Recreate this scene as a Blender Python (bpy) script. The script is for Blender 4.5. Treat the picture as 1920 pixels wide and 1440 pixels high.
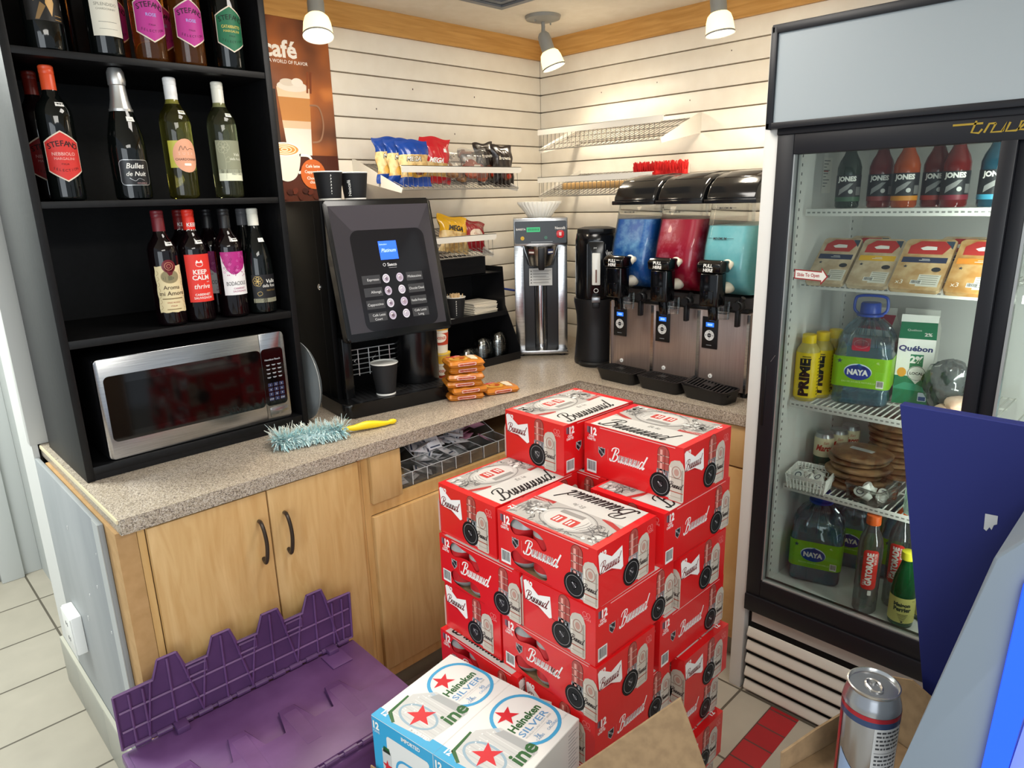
import bpy, bmesh, math, random
from mathutils import Vector, Matrix
from mathutils.geometry import tessellate_polygon
for _o in list(bpy.data.objects): bpy.data.objects.remove(_o)
SC = bpy.context.scene
COL = SC.collection
# ------------------------------------------------------------------ camera
_cam = bpy.data.cameras.new('camera'); CAM = bpy.data.objects.new('camera', _cam); COL.objects.link(CAM)
_cam.sensor_width = 36; _cam.lens = 1292.18 / 1920 * 36; _cam.clip_start = .02
_R = ((0.70915133, -0.70457982, -0.02591642), (-0.20115932, -0.16696083, -0.96522485), (0.67575093, 0.68970382, -0.26013329))
CAM.matrix_world = Matrix(((_R[0][0], -_R[1][0], -_R[2][0], -2.568), (_R[0][1], -_R[1][1], -_R[2][1], -2.378),
                           (_R[0][2], -_R[1][2], -_R[2][2], 1.584), (0, 0, 0, 1)))
SC.camera = CAM
# ------------------------------------------------------------------ light and exposure
W = bpy.data.worlds.new('shop_daylight'); SC.world = W; W.use_nodes = True
_b = W.node_tree.nodes['Background']; _b.inputs[0].default_value = (.80, .90, 1.0, 1); _b.inputs[1].default_value = .62
def area(name, loc, target, sx, sy, power, col):
    l = bpy.data.lights.new(name, 'AREA'); l.shape = 'RECTANGLE'; l.size = sx; l.size_y = sy; l.energy = power; l.color = col
    o = bpy.data.objects.new(name, l); COL.objects.link(o); o.location = loc
    o.rotation_euler = (Vector(target) - Vector(loc)).to_track_quat('-Z', 'Y').to_euler(); return o
area('shop_window_light', (-4.6, -3.9, 1.5), (-1.6, -.9, 1.0), 2.6, 1.9, 62, (.88, .95, 1))
area('hall_fill_light', (-2.95, .45, 2.25), (-3.0, .40, 0), 1.0, .5, 52, (.95, 1, .95))  # added unseen fill standing in for daylight on the left floor
area('shop_ceiling_tube_light', (-2.3, -2.9, 2.24), (-2.3, -2.9, 0), 1.2, .6, 26, (1, .97, .9))
area('corner_fill_light', (-1.35, -1.15, 2.265), (-1.35, -1.15, 0), .5, .5, 13, (1, .95, .88))  # added area light without a fixture, lifts the slat walls
SC.view_settings.view_transform = 'Standard'; SC.view_settings.look = 'None'
SC.cycles.transparent_max_bounces = 32
SC.view_settings.exposure = 0.08; SC.view_settings.gamma = 1; SC.view_settings.use_curve_mapping = False

# ------------------------------------------------------------------ materials
def lin(h):
    h = h.lstrip('#'); out = []
    for i in (0, 2, 4):
        c = int(h[i:i + 2], 16) / 255; out.append(c / 12.92 if c <= .04045 else ((c + .055) / 1.055) ** 2.4)
    return (*out, 1)
_M = {}
def M(h, rough=.5, metal=0, spec=.5, coat=0, emit=0, trans=0, ior=1.45):
    k = (h, rough, metal, spec, coat, emit, trans, ior)
    if k in _M: return _M[k]
    m = bpy.data.materials.new('mat_' + h.strip('#')); m.use_nodes = True
    p = m.node_tree.nodes['Principled BSDF']; c = lin(h)
    p.inputs['Base Color'].default_value = c; p.inputs['Roughness'].default_value = rough
    p.inputs['Metallic'].default_value = metal; p.inputs['Specular IOR Level'].default_value = spec
    p.inputs['Coat Weight'].default_value = coat; p.inputs['IOR'].default_value = ior
    p.inputs['Transmission Weight'].default_value = trans
    if coat: p.inputs['Coat Roughness'].default_value = .08
    if emit: p.inputs['Emission Color'].default_value = c; p.inputs['Emission Strength'].default_value = emit
    m.diffuse_color = c; _M[k] = m; return m
def nodes(name):
    m = bpy.data.materials.new(name); m.use_nodes = True; nt = m.node_tree
    return m, nt, nt.nodes['Principled BSDF']
def nmat(name, h1, h2, scale=(1, 1, 1), nscale=5, detail=4, rough=.5, lo=.4, hi=.6, bump=0, metal=0, spec=.5, dist=0):
    """two-tone noise material in object coordinates"""
    m, nt, p = nodes(name); N = nt.nodes; L = nt.links
    tc = N.new('ShaderNodeTexCoord'); mp = N.new('ShaderNodeMapping'); mp.inputs['Scale'].default_value = scale
    no = N.new('ShaderNodeTexNoise'); no.inputs['Scale'].default_value = nscale; no.inputs['Detail'].default_value = detail
    no.inputs['Distortion'].default_value = dist
    cr = N.new('ShaderNodeValToRGB'); cr.color_ramp.elements[0].position = lo; cr.color_ramp.elements[1].position = hi
    cr.color_ramp.elements[0].color = lin(h1); cr.color_ramp.elements[1].color = lin(h2)
    L.new(tc.outputs['Object'], mp.inputs[0]); L.new(mp.outputs[0], no.inputs['Vector']); L.new(no.outputs[0], cr.inputs[0])
    L.new(cr.outputs[0], p.inputs['Base Color']); p.inputs['Roughness'].default_value = rough; p.inputs['Metallic'].default_value = metal
    p.inputs['Specular IOR Level'].default_value = spec
    if bump:
        b = N.new('ShaderNodeBump'); b.inputs['Strength'].default_value = bump; b.inputs['Distance'].default_value = .002
        L.new(no.outputs[0], b.inputs['Height']); L.new(b.outputs[0], p.inputs['Normal'])
    m.diffuse_color = lin(h1); return m
def glassmat(name, tint='FFFFFF', refl=.09, rough=.0, haze=0, hazecol='FFFFFF'):
    """thin pane: clear with mirror-like sheen growing towards grazing, optional milky film"""
    m = bpy.data.materials.new(name); m.use_nodes = True; nt = m.node_tree; N = nt.nodes; L = nt.links; N.clear()
    out = N.new('ShaderNodeOutputMaterial'); tr = N.new('ShaderNodeBsdfTransparent'); gl = N.new('ShaderNodeBsdfGlossy')
    tr.inputs[0].default_value = lin(tint); gl.inputs['Roughness'].default_value = rough
    fr = N.new('ShaderNodeFresnel'); fr.inputs[0].default_value = 1.45
    mu = N.new('ShaderNodeMath'); mu.operation = 'MULTIPLY_ADD'; mu.inputs[1].default_value = .7; mu.inputs[2].default_value = max(0, refl - .09)
    mx = N.new('ShaderNodeMixShader'); L.new(fr.outputs[0], mu.inputs[0]); L.new(mu.outputs[0], mx.inputs[0])
    L.new(tr.outputs[0], mx.inputs[1]); L.new(gl.outputs[0], mx.inputs[2]); last = mx
    if haze:
        df = N.new('ShaderNodeBsdfDiffuse'); df.inputs[0].default_value = lin(hazecol); m2 = N.new('ShaderNodeMixShader')
        m2.inputs[0].default_value = haze; L.new(mx.outputs[0], m2.inputs[1]); L.new(df.outputs[0], m2.inputs[2]); last = m2
    L.new(last.outputs[0], out.inputs[0]); m.diffuse_color = lin(tint); return m
BLACK = M('0C0C0E', .45); BLACKG = M('08080A', .12, spec=.6); BLKWOOD = nmat('black_painted_wood', '070708', '0E0E10', (1, 1, 1), 60, 3, .5, .3, .7, .15, spec=.3)
WHITE = M('EDEBE4', .5); PAPER = M('E9E6DC', .7); CREAM = M('EFE3C2', .65); STEEL = nmat('brushed_steel', 'A9A9AA', 'C6C6C6', (1, 1, 60), 8, 3, .24, .3, .7, 0, 1)
CHROME = M('C8C8C8', .15, 1); REDC = M('D3121B', .42); SILV = M('B5B7BA', .3, .8); DKRED = M('8A1420', .5)
CLEAR = glassmat('clear_plastic', 'F4F6F6', .1); PANE = glassmat('fridge_pane', 'EEF2F0', .09); FILM = glassmat('clear_film', 'F2F2F2', .16, .12, .06)
LABELS = {}

# ------------------------------------------------------------------ mesh builder
class MB:
    def __init__(s): s.v = []; s.f = []; s.mi = []; s.mats = []; s.cur = 0
    def use(s, m):
        if m not in s.mats: s.mats.append(m)
        s.cur = s.mats.index(m); return s
    def add(s, vs, fs, T=None):
        n = len(s.v)
        for p in vs:
            p = Vector(p); s.v.append(tuple(T @ p) if T is not None else tuple(p))
        for f in fs: s.f.append([i + n for i in f]); s.mi.append(s.cur)
        return s
    def box(s, x0, x1, y0, y1, z0, z1, bev=0, seg=2, T=None):
        if x0 > x1: x0, x1 = x1, x0
        if y0 > y1: y0, y1 = y1, y0
        if z0 > z1: z0, z1 = z1, z0
        vs = [(x, y, z) for z in (z0, z1) for y in (y0, y1) for x in (x0, x1)]
        fs = [(0, 2, 3, 1), (4, 5, 7, 6), (0, 1, 5, 4), (2, 6, 7, 3), (0, 4, 6, 2), (1, 3, 7, 5)]
        if not bev: return s.add(vs, fs, T)
        bm = bmesh.new(); bv = [bm.verts.new(p) for p in vs]
        for f in fs: bm.faces.new([bv[i] for i in f])
        bmesh.ops.bevel(bm, geom=bm.edges[:], offset=bev, segments=seg, affect='EDGES', profile=.5)
        return s.bm(bm, T)
    def bm(s, bm, T=None):
        bm.verts.index_update()
        s.add([v.co.copy() for v in bm.verts], [[v.index for v in f.verts] for f in bm.faces], T); bm.free(); return s
    def prism(s, pts, ext, bev=0, seg=2, T=None):
        """polygon of 3-D points pushed along the vector ext"""
        n = len(pts); e = Vector(ext); a = [Vector(p) for p in pts]; nrm = Vector((0, 0, 0))
        for i in range(n): nrm += a[i].cross(a[(i + 1) % n])
        if nrm.dot(e) > 0: a.reverse()
        vs = a + [p + e for p in a]
        fs = [list(range(n)), list(range(2 * n - 1, n - 1, -1))] + [(j, i, i + n, j + n) for i, j in ((i, (i + 1) % n) for i in range(n))]
        if not bev: return s.add(vs, fs, T)
        bm = bmesh.new(); bv = [bm.verts.new(p) for p in vs]
        for f in fs: bm.faces.new([bv[i] for i in f])
        bmesh.ops.bevel(bm, geom=bm.edges[:], offset=bev, segments=seg, affect='EDGES', profile=.5)
        return s.bm(bm, T)
    def tube(s, path, r, n=8, closed=False, T=None, caps=True):
        P = [Vector(p) for p in path]; m = len(P); rr = r if isinstance(r, (list, tuple)) else [r] * m
        rings = []; up = None
        for i, p in enumerate(P):
            if closed: d = P[(i + 1) % m] - P[i - 1]
            else: d = P[min(i + 1, m - 1)] - P[max(i - 1, 0)]
            d.normalize()
            if up is None:
                up = Vector((0, 0, 1)) if abs(d.z) < .9 else Vector((1, 0, 0))
            u = up - d * up.dot(d); u.normalize(); up = u; w = d.cross(u)
            rings.append([p + (u * math.cos(2 * math.pi * k / n) + w * math.sin(2 * math.pi * k / n)) * rr[i] for k in range(n)])
        vs = [q for rg in rings for q in rg]; fs = []
        for i in range(m if closed else m - 1):
            j = (i + 1) % m
            for k in range(n): fs.append((i * n + k, i * n + (k + 1) % n, j * n + (k + 1) % n, j * n + k))
        if not closed and caps: fs += [list(range(n - 1, -1, -1)), list(range((m - 1) * n, m * n))]
        return s.add(vs, fs, T)
    def lathe(s, prof, n=24, T=None, c=(0, 0, 0), a0=0, a1=None, wav=None, caps=True):
        full = a1 is None; a1 = a0 + 2 * math.pi if full else a1; m = n if full else n + 1
        vs = []; fs = []
        for i, (r, z) in enumerate(prof):
            for k in range(m):
                a = a0 + (a1 - a0) * k / n; q = r if not wav else r * (1 + wav(i, a))
                vs.append((c[0] + q * math.cos(a), c[1] + q * math.sin(a), c[2] + z))
        for i in range(len(prof) - 1):
            for k in range(n): 
                k2 = (k + 1) % m; fs.append((i * m + k, i * m + k2, (i + 1) * m + k2, (i + 1) * m + k))
        if full and caps:
            if prof[0][0] > 1e-5: fs.append(list(range(m - 1, -1, -1)))
            if prof[-1][0] > 1e-5: fs.append(list(range((len(prof) - 1) * m, len(prof) * m)))
        return s.add(vs, fs, T)
    def cyl(s, p0, p1, r, n=16, T=None): return s.tube([p0, p1], r, n, T=T)
    def ball(s, c, r, sc=(1, 1, 1), n=14, T=None):
        prof = [(max(1e-6, math.sin(math.pi * i / (n // 2 + 1))), -math.cos(math.pi * i / (n // 2 + 1))) for i in range(n // 2 + 2)]
        vs = []; fs = []; m = len(prof)
        for (q, z) in prof:
            for k in range(n): vs.append((c[0] + r * sc[0] * q * math.cos(2 * math.pi * k / n), c[1] + r * sc[1] * q * math.sin(2 * math.pi * k / n), c[2] + r * sc[2] * z))
        for i in range(m - 1):
            for k in range(n): fs.append((i * n + k, i * n + (k + 1) % n, (i + 1) * n + (k + 1) % n, (i + 1) * n + k))
        return s.add(vs, fs, T)
    def grid(s, fn, nu, nv, T=None, wrap=False):
        vs = [fn(i / nu, j / nv) for j in range(nv + 1) for i in range(nu + 1)]
        fs = [(j * (nu + 1) + i, j * (nu + 1) + i + 1, (j + 1) * (nu + 1) + i + 1, (j + 1) * (nu + 1) + i) for j in range(nv) for i in range(nu)]
        return s.add(vs, fs, T)
    def mesh(s, name, sharp=35):
        me = bpy.data.meshes.new(name); me.from_pydata(s.v, [], s.f)
        for m in s.mats: me.materials.append(m)
        me.polygons.foreach_set('material_index', s.mi); me.validate(); me.update()
        bm = bmesh.new(); bm.from_mesh(me); bmesh.ops.remove_doubles(bm, verts=bm.verts, dist=1e-6)
        bm.to_mesh(me); bm.free()
        me.shade_smooth(); me.set_sharp_from_angle(angle=math.radians(sharp)); return me
def put(o, parent, label, cat, group, kind):
    COL.objects.link(o)
    if parent is not None: o.parent = parent
    if label: o['label'] = label
    if cat: o['category'] = cat
    if group: o['group'] = group
    if kind: o['kind'] = kind
    return o
def O(name, mb, parent=None, label=None, cat=None, group=None, kind=None, loc=None, rz=0, sharp=35):
    o = bpy.data.objects.new(name, mb if isinstance(mb, bpy.types.Mesh) else mb.mesh(name, sharp))
    if loc: o.location = loc
    if rz: o.rotation_euler = (0, 0, rz)
    return put(o, parent, label, cat, group, kind)
def S(name, mb, parent=None, **k): return O(name, mb, parent, kind=None if parent else 'structure', **k)
def E(name, label, cat, loc=(0, 0, 0), rz=0, group=None, rot=None):
    o = bpy.data.objects.new(name, None); o.empty_display_size = .05; o.location = loc; o.rotation_euler = rot or (0, 0, rz)
    return put(o, None, label, cat, group, None)
def dup(root, loc, rz=None, label=None, group=None, rot=None):
    r = root.copy(); COL.objects.link(r); r.location = loc
    if rz is not None: r.rotation_euler = (0, 0, rz)
    if rot is not None: r.rotation_euler = rot
    if label: r['label'] = label
    if group: r['group'] = group
    for ch in list(root.children):
        c = ch.copy(); COL.objects.link(c); c.parent = r
        for g in list(ch.children):
            d = g.copy(); COL.objects.link(d); d.parent = c
    return r
RAD = math.radians
TR = Matrix.Translation
def RZ(a): return Matrix.Rotation(a, 4, 'Z')
def RX(a): return Matrix.Rotation(a, 4, 'X')
def RY(a): return Matrix.Rotation(a, 4, 'Y')

# ------------------------------------------------------------------ flat print (labels, lettering)
_T = {}
def glyphs(s, bold=0):
    k = (s, bold)
    if k in _T: return _T[k]
    cu = bpy.data.curves.new('t', 'FONT'); cu.body = s; cu.resolution_u = 2; cu.offset = bold; cu.fill_mode = 'FRONT'
    ob = bpy.data.objects.new('t', cu); COL.objects.link(ob)
    dg = bpy.context.evaluated_depsgraph_get(); me = ob.evaluated_get(dg).to_mesh()
    V = [(v.co.x, v.co.y) for v in me.vertices]; F = [[V[i] for i in p.vertices] for p in me.polygons]
    bpy.data.objects.remove(ob); bpy.data.curves.remove(cu)
    xs = [v[0] for v in V] or [0]
    _T[k] = (F, min(xs), max(xs)); return _T[k]
def cat(pts, n=6, closed=False):
    P = list(pts); out = []; m = len(P)
    for i in range(m if closed else m - 1):
        if closed: p0, p1, p2, p3 = P[i - 1], P[i], P[(i + 1) % m], P[(i + 2) % m]
        else: p0, p1, p2, p3 = P[max(i - 1, 0)], P[i], P[i + 1], P[min(i + 2, m - 1)]
        for k in range(n):
            t = k / n
            out.append(tuple(.5 * (2 * b + (c - a) * t + (2 * a - 5 * b + 4 * c - d) * t * t + (3 * b - a - 3 * c + d) * t ** 3) for a, b, c, d in zip(p0, p1, p2, p3)))
    if not closed: out.append(tuple(P[-1]))
    return out
class Art:
    def __init__(s): s.it = []; s.l = 0
    def up(s): s.l += 1; return s
    def poly(s, pts, m): s.it.append((list(pts), m, s.l)); return s
    def rect(s, x0, y0, x1, y1, m): return s.poly([(x0, y0), (x1, y0), (x1, y1), (x0, y1)], m)
    def ell(s, x, y, rx, ry, m, n=24, rot=0):
        c, q = math.cos(rot), math.sin(rot); P = [(rx * math.cos(6.28318 * i / n), ry * math.sin(6.28318 * i / n)) for i in range(n)]
        return s.poly([(x + a * c - b * q, y + a * q + b * c) for a, b in P], m)
    def rrect(s, x0, y0, x1, y1, r, m, n=5):
        return s.poly(rr(x0, y0, x1, y1, r, n), m)
    def ring(s, x, y, rx, ry, w, m, n=28):
        return s.line([(x + rx * math.cos(6.28318 * i / n), y + ry * math.sin(6.28318 * i / n)) for i in range(n)], w, m, True)
    def line(s, pts, w, m, closed=False):
        P = [Vector(p) for p in pts]; k = len(P); A = []; B = []
        for i in range(k):
            d = (P[(i + 1) % k] - P[i - 1]) if closed else (P[min(i + 1, k - 1)] - P[max(i - 1, 0)])
            if d.length < 1e-9: d = Vector((1, 0))
            d.normalize(); nn = Vector((-d.y, d.x)) * (w / 2); A.append(P[i] + nn); B.append(P[i] - nn)
        for i in range(k if closed else k - 1):
            j = (i + 1) % k; s.poly([tuple(A[i]), tuple(B[i]), tuple(B[j]), tuple(A[j])], m)
        return s
    def text(s, t, x, y, h, m, w=None, al='c', bold=0, shear=0, rot=0, maxw=None):
        F, a, b = glyphs(t, bold); sy = h / .73; sx = sy; W0 = (b - a) * sx
        if w: sx = sy * w / W0
        elif maxw and W0 > maxw: sx = sy * maxw / W0
        W0 = (b - a) * sx; ox = {'c': -W0 / 2, 'l': 0, 'r': -W0}[al]; c, q = math.cos(rot), math.sin(rot)
        for f in F:
            P = []
            for (px_, py_) in f:
                u = (px_ - a) * sx + ox + shear * py_ * sy; v = py_ * sy; P.append((x + u * c - v * q, y + u * q + v * c))
            s.poly(P, m)
        return s
    def star(s, x, y, r, m, rot=0):
        P = [(x + (r if i % 2 == 0 else r * .4) * math.sin(rot + math.pi * i / 5), y + (r if i % 2 == 0 else r * .4) * math.cos(rot + math.pi * i / 5)) for i in range(10)]
        for i in range(0, 10, 2): s.poly([P[i - 1], (x, y), P[(i + 1) % 10], P[i]][::-1], m)
        return s
    def barcode(s, x0, y0, x1, y1, wm, bm_):
        s.rect(x0, y0, x1, y1, wm); s.up(); rnd = random.Random(3); x = x0 + (x1 - x0) * .08; W0 = (x1 - x0)
        while x < x1 - W0 * .1:
            b = W0 * rnd.choice((.02, .035, .05)); s.rect(x, y0 + (y1 - y0) * .18, x + b, y1 - (y1 - y0) * .08, bm_); x += b + W0 * rnd.choice((.025, .04))
        return s
    def emit(s, mb, fn, du=None, dz=.00022, dv=None):
        by = {}
        for pts, m, l in s.it: by.setdefault(m, []).append((pts, l))
        for m, its in by.items():
            bm = bmesh.new()
            for pts, l in its:
                try: bm.faces.new([bm.verts.new((p[0], p[1], l * dz)) for p in pts])
                except ValueError: pass
            bm.normal_update()
            fl = [f for f in bm.faces if f.normal.z < 0]
            if fl: bmesh.ops.reverse_faces(bm, faces=fl)
            big = [f for f in bm.faces if len(f.verts) > 4]
            if big: bmesh.ops.triangulate(bm, faces=big)
            for ax, st in ((0, du), (1, dv)):
                if not st: continue
                lo = min(v.co[ax] for v in bm.verts); hi = max(v.co[ax] for v in bm.verts)
                k = math.floor(lo / st) + 1
                while k * st < hi:
                    co = [0, 0, 0]; co[ax] = k * st; no = [0, 0, 0]; no[ax] = 1
                    bmesh.ops.bisect_plane(bm, geom=bm.verts[:] + bm.edges[:] + bm.faces[:], plane_co=co, plane_no=no, dist=1e-7); k += 1
            for v in bm.verts: v.co = fn(v.co.x, v.co.y, v.co.z + .0002)
            mb.use(m); mb.bm(bm)
        return mb
def rr(x0, y0, x1, y1, r, n=5):
    P = []
    for cx, cy, a in ((x1 - r, y1 - r, 0), (x0 + r, y1 - r, 90), (x0 + r, y0 + r, 180), (x1 - r, y0 + r, 270)):
        for k in range(n + 1): P.append((cx + r * math.cos(RAD(a + 90 * k / n)), cy + r * math.sin(RAD(a + 90 * k / n))))
    return P
def front(x=0, y=0, z=0): return lambda u, v, w: (x + u, y - w, z + v)            # reads facing -y
def left(x=0, y=0, z=0): return lambda u, v, w: (x - w, y - u, z + v)              # reads facing -x, u runs to -y
def top(x=0, y=0, z=0): return lambda u, v, w: (x + u, y + v, z + w)
def frame(o, ux, vx):
    o = Vector(o); ux = Vector(ux).normalized(); vx = Vector(vx).normalized(); n = ux.cross(vx)
    return lambda u, v, w: o + ux * u + vx * v + n * w
def wrap(r, z=0, a=-math.pi / 2): return lambda u, v, w: ((r + w) * math.cos(a + u / r), (r + w) * math.sin(a + u / r), z + v)
# ------------------------------------------------------------------ room shell
def tilemat(name, h1, h2, mortar, bw, rh, msize=.004, ox=0, oy=0, rough=.4):
    m, nt, p = nodes(name); N = nt.nodes; L = nt.links
    tc = N.new('ShaderNodeTexCoord'); mp = N.new('ShaderNodeMapping'); mp.inputs['Location'].default_value = (ox, oy, 0)
    br = N.new('ShaderNodeTexBrick'); br.offset = 0; br.inputs['Scale'].default_value = 1; br.inputs['Brick Width'].default_value = bw
    br.inputs['Row Height'].default_value = rh; br.inputs['Mortar Size'].default_value = msize; br.inputs['Mortar Smooth'].default_value = .1
    br.inputs['Color1'].default_value = lin(h1); br.inputs['Color2'].default_value = lin(h2); br.inputs['Mortar'].default_value = lin(mortar)
    no = N.new('ShaderNodeTexNoise'); no.inputs['Scale'].default_value = 9; no.inputs['Detail'].default_value = 6
    mx = N.new('ShaderNodeMixRGB'); mx.blend_type = 'MULTIPLY'; mx.inputs[0].default_value = .22
    L.new(tc.outputs['Object'], mp.inputs[0]); L.new(mp.outputs[0], br.inputs['Vector']); L.new(tc.outputs['Object'], no.inputs['Vector'])
    L.new(br.outputs[0], mx.inputs[1]); L.new(no.outputs[0], mx.inputs[2]); L.new(mx.outputs[0], p.inputs['Base Color'])
    b = N.new('ShaderNodeBump'); b.inputs['Strength'].default_value = .6; b.inputs['Distance'].default_value = .002; b.invert = True
    L.new(br.outputs['Fac'], b.inputs['Height']); L.new(b.outputs[0], p.inputs['Normal']); p.inputs['Roughness'].default_value = rough
    m.diffuse_color = lin(h1); return m
FLOOR = tilemat('beige_floor_tile', 'B3AB9C', 'ADA595', '5E574B', .3, .3, .004, 2.2, .01)
S('floor', MB().use(FLOOR).box(-5.2, 0, -4.6, 1.6, -.05, 0))
S('trim_1', MB().use(tilemat('red_strip_tile', 'A01F26', 'AB262B', '5A3A34', .085, .3, .003, 0.72, 1.6165)).box(-2.6, -.705, -1.706, -1.616, -.001, .0012))
SLATW = nmat('cream_slat_paint', 'EAE2D3', 'EFE8DA', (1, 1, 1), 14, 5, .42, .35, .65)
GROOVE = M('9A8A76', .8)
BAND = nmat('oak_band', 'B98743', 'CD9C58', (1, 1, 14), 5, 6, .5, .35, .65, .05, dist=.6)
BAND2 = nmat('oak_band_side', 'B98743', 'CD9C58', (1, 1, 14), 5, 6, .5, .35, .65, .05, dist=.6)
GZ = [2.124 - .0765 * i for i in range(16)]
def slats(along, a0, a1):
    mb = MB(); zs = [2.197] + GZ + [.90]
    for i in range(len(zs) - 1):
        z1, z0 = zs[i] - (.0 if i == 0 else .0024), zs[i + 1] + .0024
        mb.use(SLATW)
        if along == 'x': mb.box(a0, a1, 0, .02, z0, z1, .0018, 2)
        else: mb.box(0, .02, a0, a1, z0, z1, .0018, 2)
    mb.use(GROOVE)
    if along == 'x': mb.box(a0, a1 + .12, .014, .16, 0.5, 2.28)
    else: mb.box(.014, .12, a0, a1, 0, 2.28)
    mb.use(M('4A3B2C', .9)); rnd = random.Random(5)
    for u, z in ((-.50, 2.015), (-.28, 2.01), (-.75, 2.085), (-.62, 1.93), (-.36, 1.855)):
        if along == 'x': mb.ball((u * 1.5, -.0005, z), .0025, (1, .3, 1.4), 8)
        else: mb.ball((-.0005, u * 1.3, z + .01), .002, (.3, 1, 1.4), 8)
    return mb
wl = slats('x', -2.19, .0)
wl.use(M('CFCFCB', .6)).box(-2.235, -2.22, .0, .2, 0, 2.28).box(-2.22, 0, .16, .2, 0, 2.28)
wl.use(M('C9C9C4', .55)).box(-2.239, -2.186, -.003, .03, .914, 2.28, .002)
S('wall_left', wl)
S('wall_right', slats('y', -3.2, .0))
S('trim_2', MB().use(BAND).box(-2.22, 0, -.014, 0, 2.197, 2.28))
S('trim_3', MB().use(BAND2).box(-.014, 0, -3.2, -.014, 2.197, 2.28))
CEIL = nmat('cream_ceiling_paint', 'DCD3C2', 'E2DACB', (1, 1, 1), 20, 5, .8, .35, .65, .1)
S('ceiling', MB().use(CEIL).box(-3.6, .12, -3.4, 1.6, 2.28, 2.33))
v = MB().use(M('7D848C', .5)).box(-.56, -.96, -.327, -.727, 2.268, 2.2795, .002)
v.use(M('5B6169', .5))
for i in range(3):
    t = .05 + i * .05; 
    for a in ((-.56 - t, -.327 - t, 1), ):
        v.tube([(-.56 - t, -.327 - t, 2.266), (-.96 + t, -.327 - t, 2.266), (-.96 + t, -.727 + t, 2.266), (-.56 - t, -.727 + t, 2.266)], .006, 4, True)
O('ceiling_vent', v, None, 'grey square ceiling vent in the cream ceiling near the corner', 'vent')
# hallway at the left
GREY = nmat('scuffed_grey_paint', '8D9193', '9DA0A1', (1, 1, .3), 6, 6, .55, .35, .65)
HALLW = M('B4B7B4', .6)
S('wall_hall', MB().use(HALLW).box(-2.13, -2.10, .2, 1.2, 0, 2.28).box(-3.4, -2.1, 1.2, 1.26, 0, 2.28))
we = MB().use(GREY).box(-2.235, -2.2225, -.648, 0, 0, .874, .003)
we.use(M('AEB1B0', .6)).box(-2.2365, -2.2345, -.648, -.60, .17, .874)
rnd = random.Random(2); we.use(M('C9CAC8', .8))
for k in range(7):
    y = -.1 - rnd.random() * .5; z = .25 + rnd.random() * .55; we.box(-2.2362, -2.2345, y, y + .002 + .005 * rnd.random(), z, z + .004 + .012 * rnd.random())
S('wall_end', we)
BT = tilemat('baseboard_tile', '9FA097', '989990', '6E6B60', .3, .5, .003, 0, 0, .4)
bb = MB().use(M('9B9A90', .4))
for y0, y1 in ((-.30, -.012), (-.010, .2), (-.648, -.302)): bb.box(-2.247, -2.235, y0, y1, 0, .168, .002)
bb.use(M('B5B2A4', .6)).box(-2.246, -2.236, -.648, .2, .168, .174)
S('baseboard_left', bb)
S('baseboard_hall', MB().use(M('8F8F86', .5)).box(-3.4, -2.285, 1.188, 1.2, 0, .16))
d1 = MB().use(M('D6D8D6', .45)).box(-3.2, -2.30, 1.17, 1.2, .01, 2.05, .004)
S('door_1', d1)
S('trim_4', MB().use(M('C2C5C3', .5)).box(-2.285, -2.2, 1.15, 1.2, 0, 2.12, .004).box(-2.2, -2.13, 1.175, 1.2, 0, 2.12, .003).box(-3.3, -2.285, 1.15, 1.2, 2.05, 2.13, .004))
# outlet on the grey wall end
e = E('wall_outlet', 'white box power outlet on the scuffed grey wall end', 'outlet', (-2.235, -.155, .375))
O('housing', MB().use(M('F0F0EC', .4)).box(-.028, 0, -.055, .055, -.062, .062, .004), e)
O('cover_plate', MB().use(M('E8E8E4', .4)).box(-.031, -.028, -.05, .05, -.058, .058, .001), e)
sk = MB().use(M('2A2A2A', .5))
for z in (-.025, .025):
    for y in (-.008, .008): sk.box(-.0318, -.031, y - .0015, y + .0015, z - .006, z + .006)
O('socket', sk, e)

# ------------------------------------------------------------------ worktop and base cabinets
def specks():
    m, nt, p = nodes('speckled_laminate'); N = nt.nodes; L = nt.links
    tc = N.new('ShaderNodeTexCoord'); v1 = N.new('ShaderNodeTexVoronoi'); v1.inputs['Scale'].default_value = 430
    cr = N.new('ShaderNodeValToRGB'); cr.color_ramp.interpolation = 'CONSTANT'; e0 = cr.color_ramp.elements
    e0[0].position = 0; e0[0].color = lin('6E6258'); e0[1].position = .16; e0[1].color = lin('A0937F')
    for pos, h in ((.4, 'AFA18F'), (.62, 'B8AB9B'), (.82, 'CBC1B2'), (.93, '8A7C6C')):
        q = e0.new(pos); q.color = lin(h)
    L.new(tc.outputs['Object'], v1.inputs['Vector']); s = N.new('ShaderNodeSeparateColor'); L.new(v1.outputs['Color'], s.inputs[0])
    L.new(s.outputs[0], cr.inputs[0]); L.new(cr.outputs[0], p.inputs['Base Color']); p.inputs['Roughness'].default_value = .3; m.diffuse_color = lin('B0A090'); return m
LAM = specks()
wt = E('worktop', 'speckled beige laminate worktop running round the corner', 'worktop', (0, 0, .914))
O('slab', MB().use(LAM).prism([(-2.215, 0, 0), (-2.215, -.757, 0), (-.628, -.757, 0), (-.628, -1.462, 0), (0, -1.462, 0), (0, 0, 0)], (0, 0, -.038), .003), wt)
O('edge_strip', MB().use(M('D9CBA8', .5)).box(-2.2195, -2.2152, -.755, -.02, -.008, .0008), wt, 'cream edging strip')
MAPLE = nmat('maple_veneer', 'C09860', 'D0AC76', (5, 1, .6), 7, 5, .42, .35, .7, .03, dist=1.2)
MAPD = nmat('maple_frame', 'C59A5E', 'D2AC72', (5, 1, .6), 9, 5, .45, .35, .7)
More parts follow.
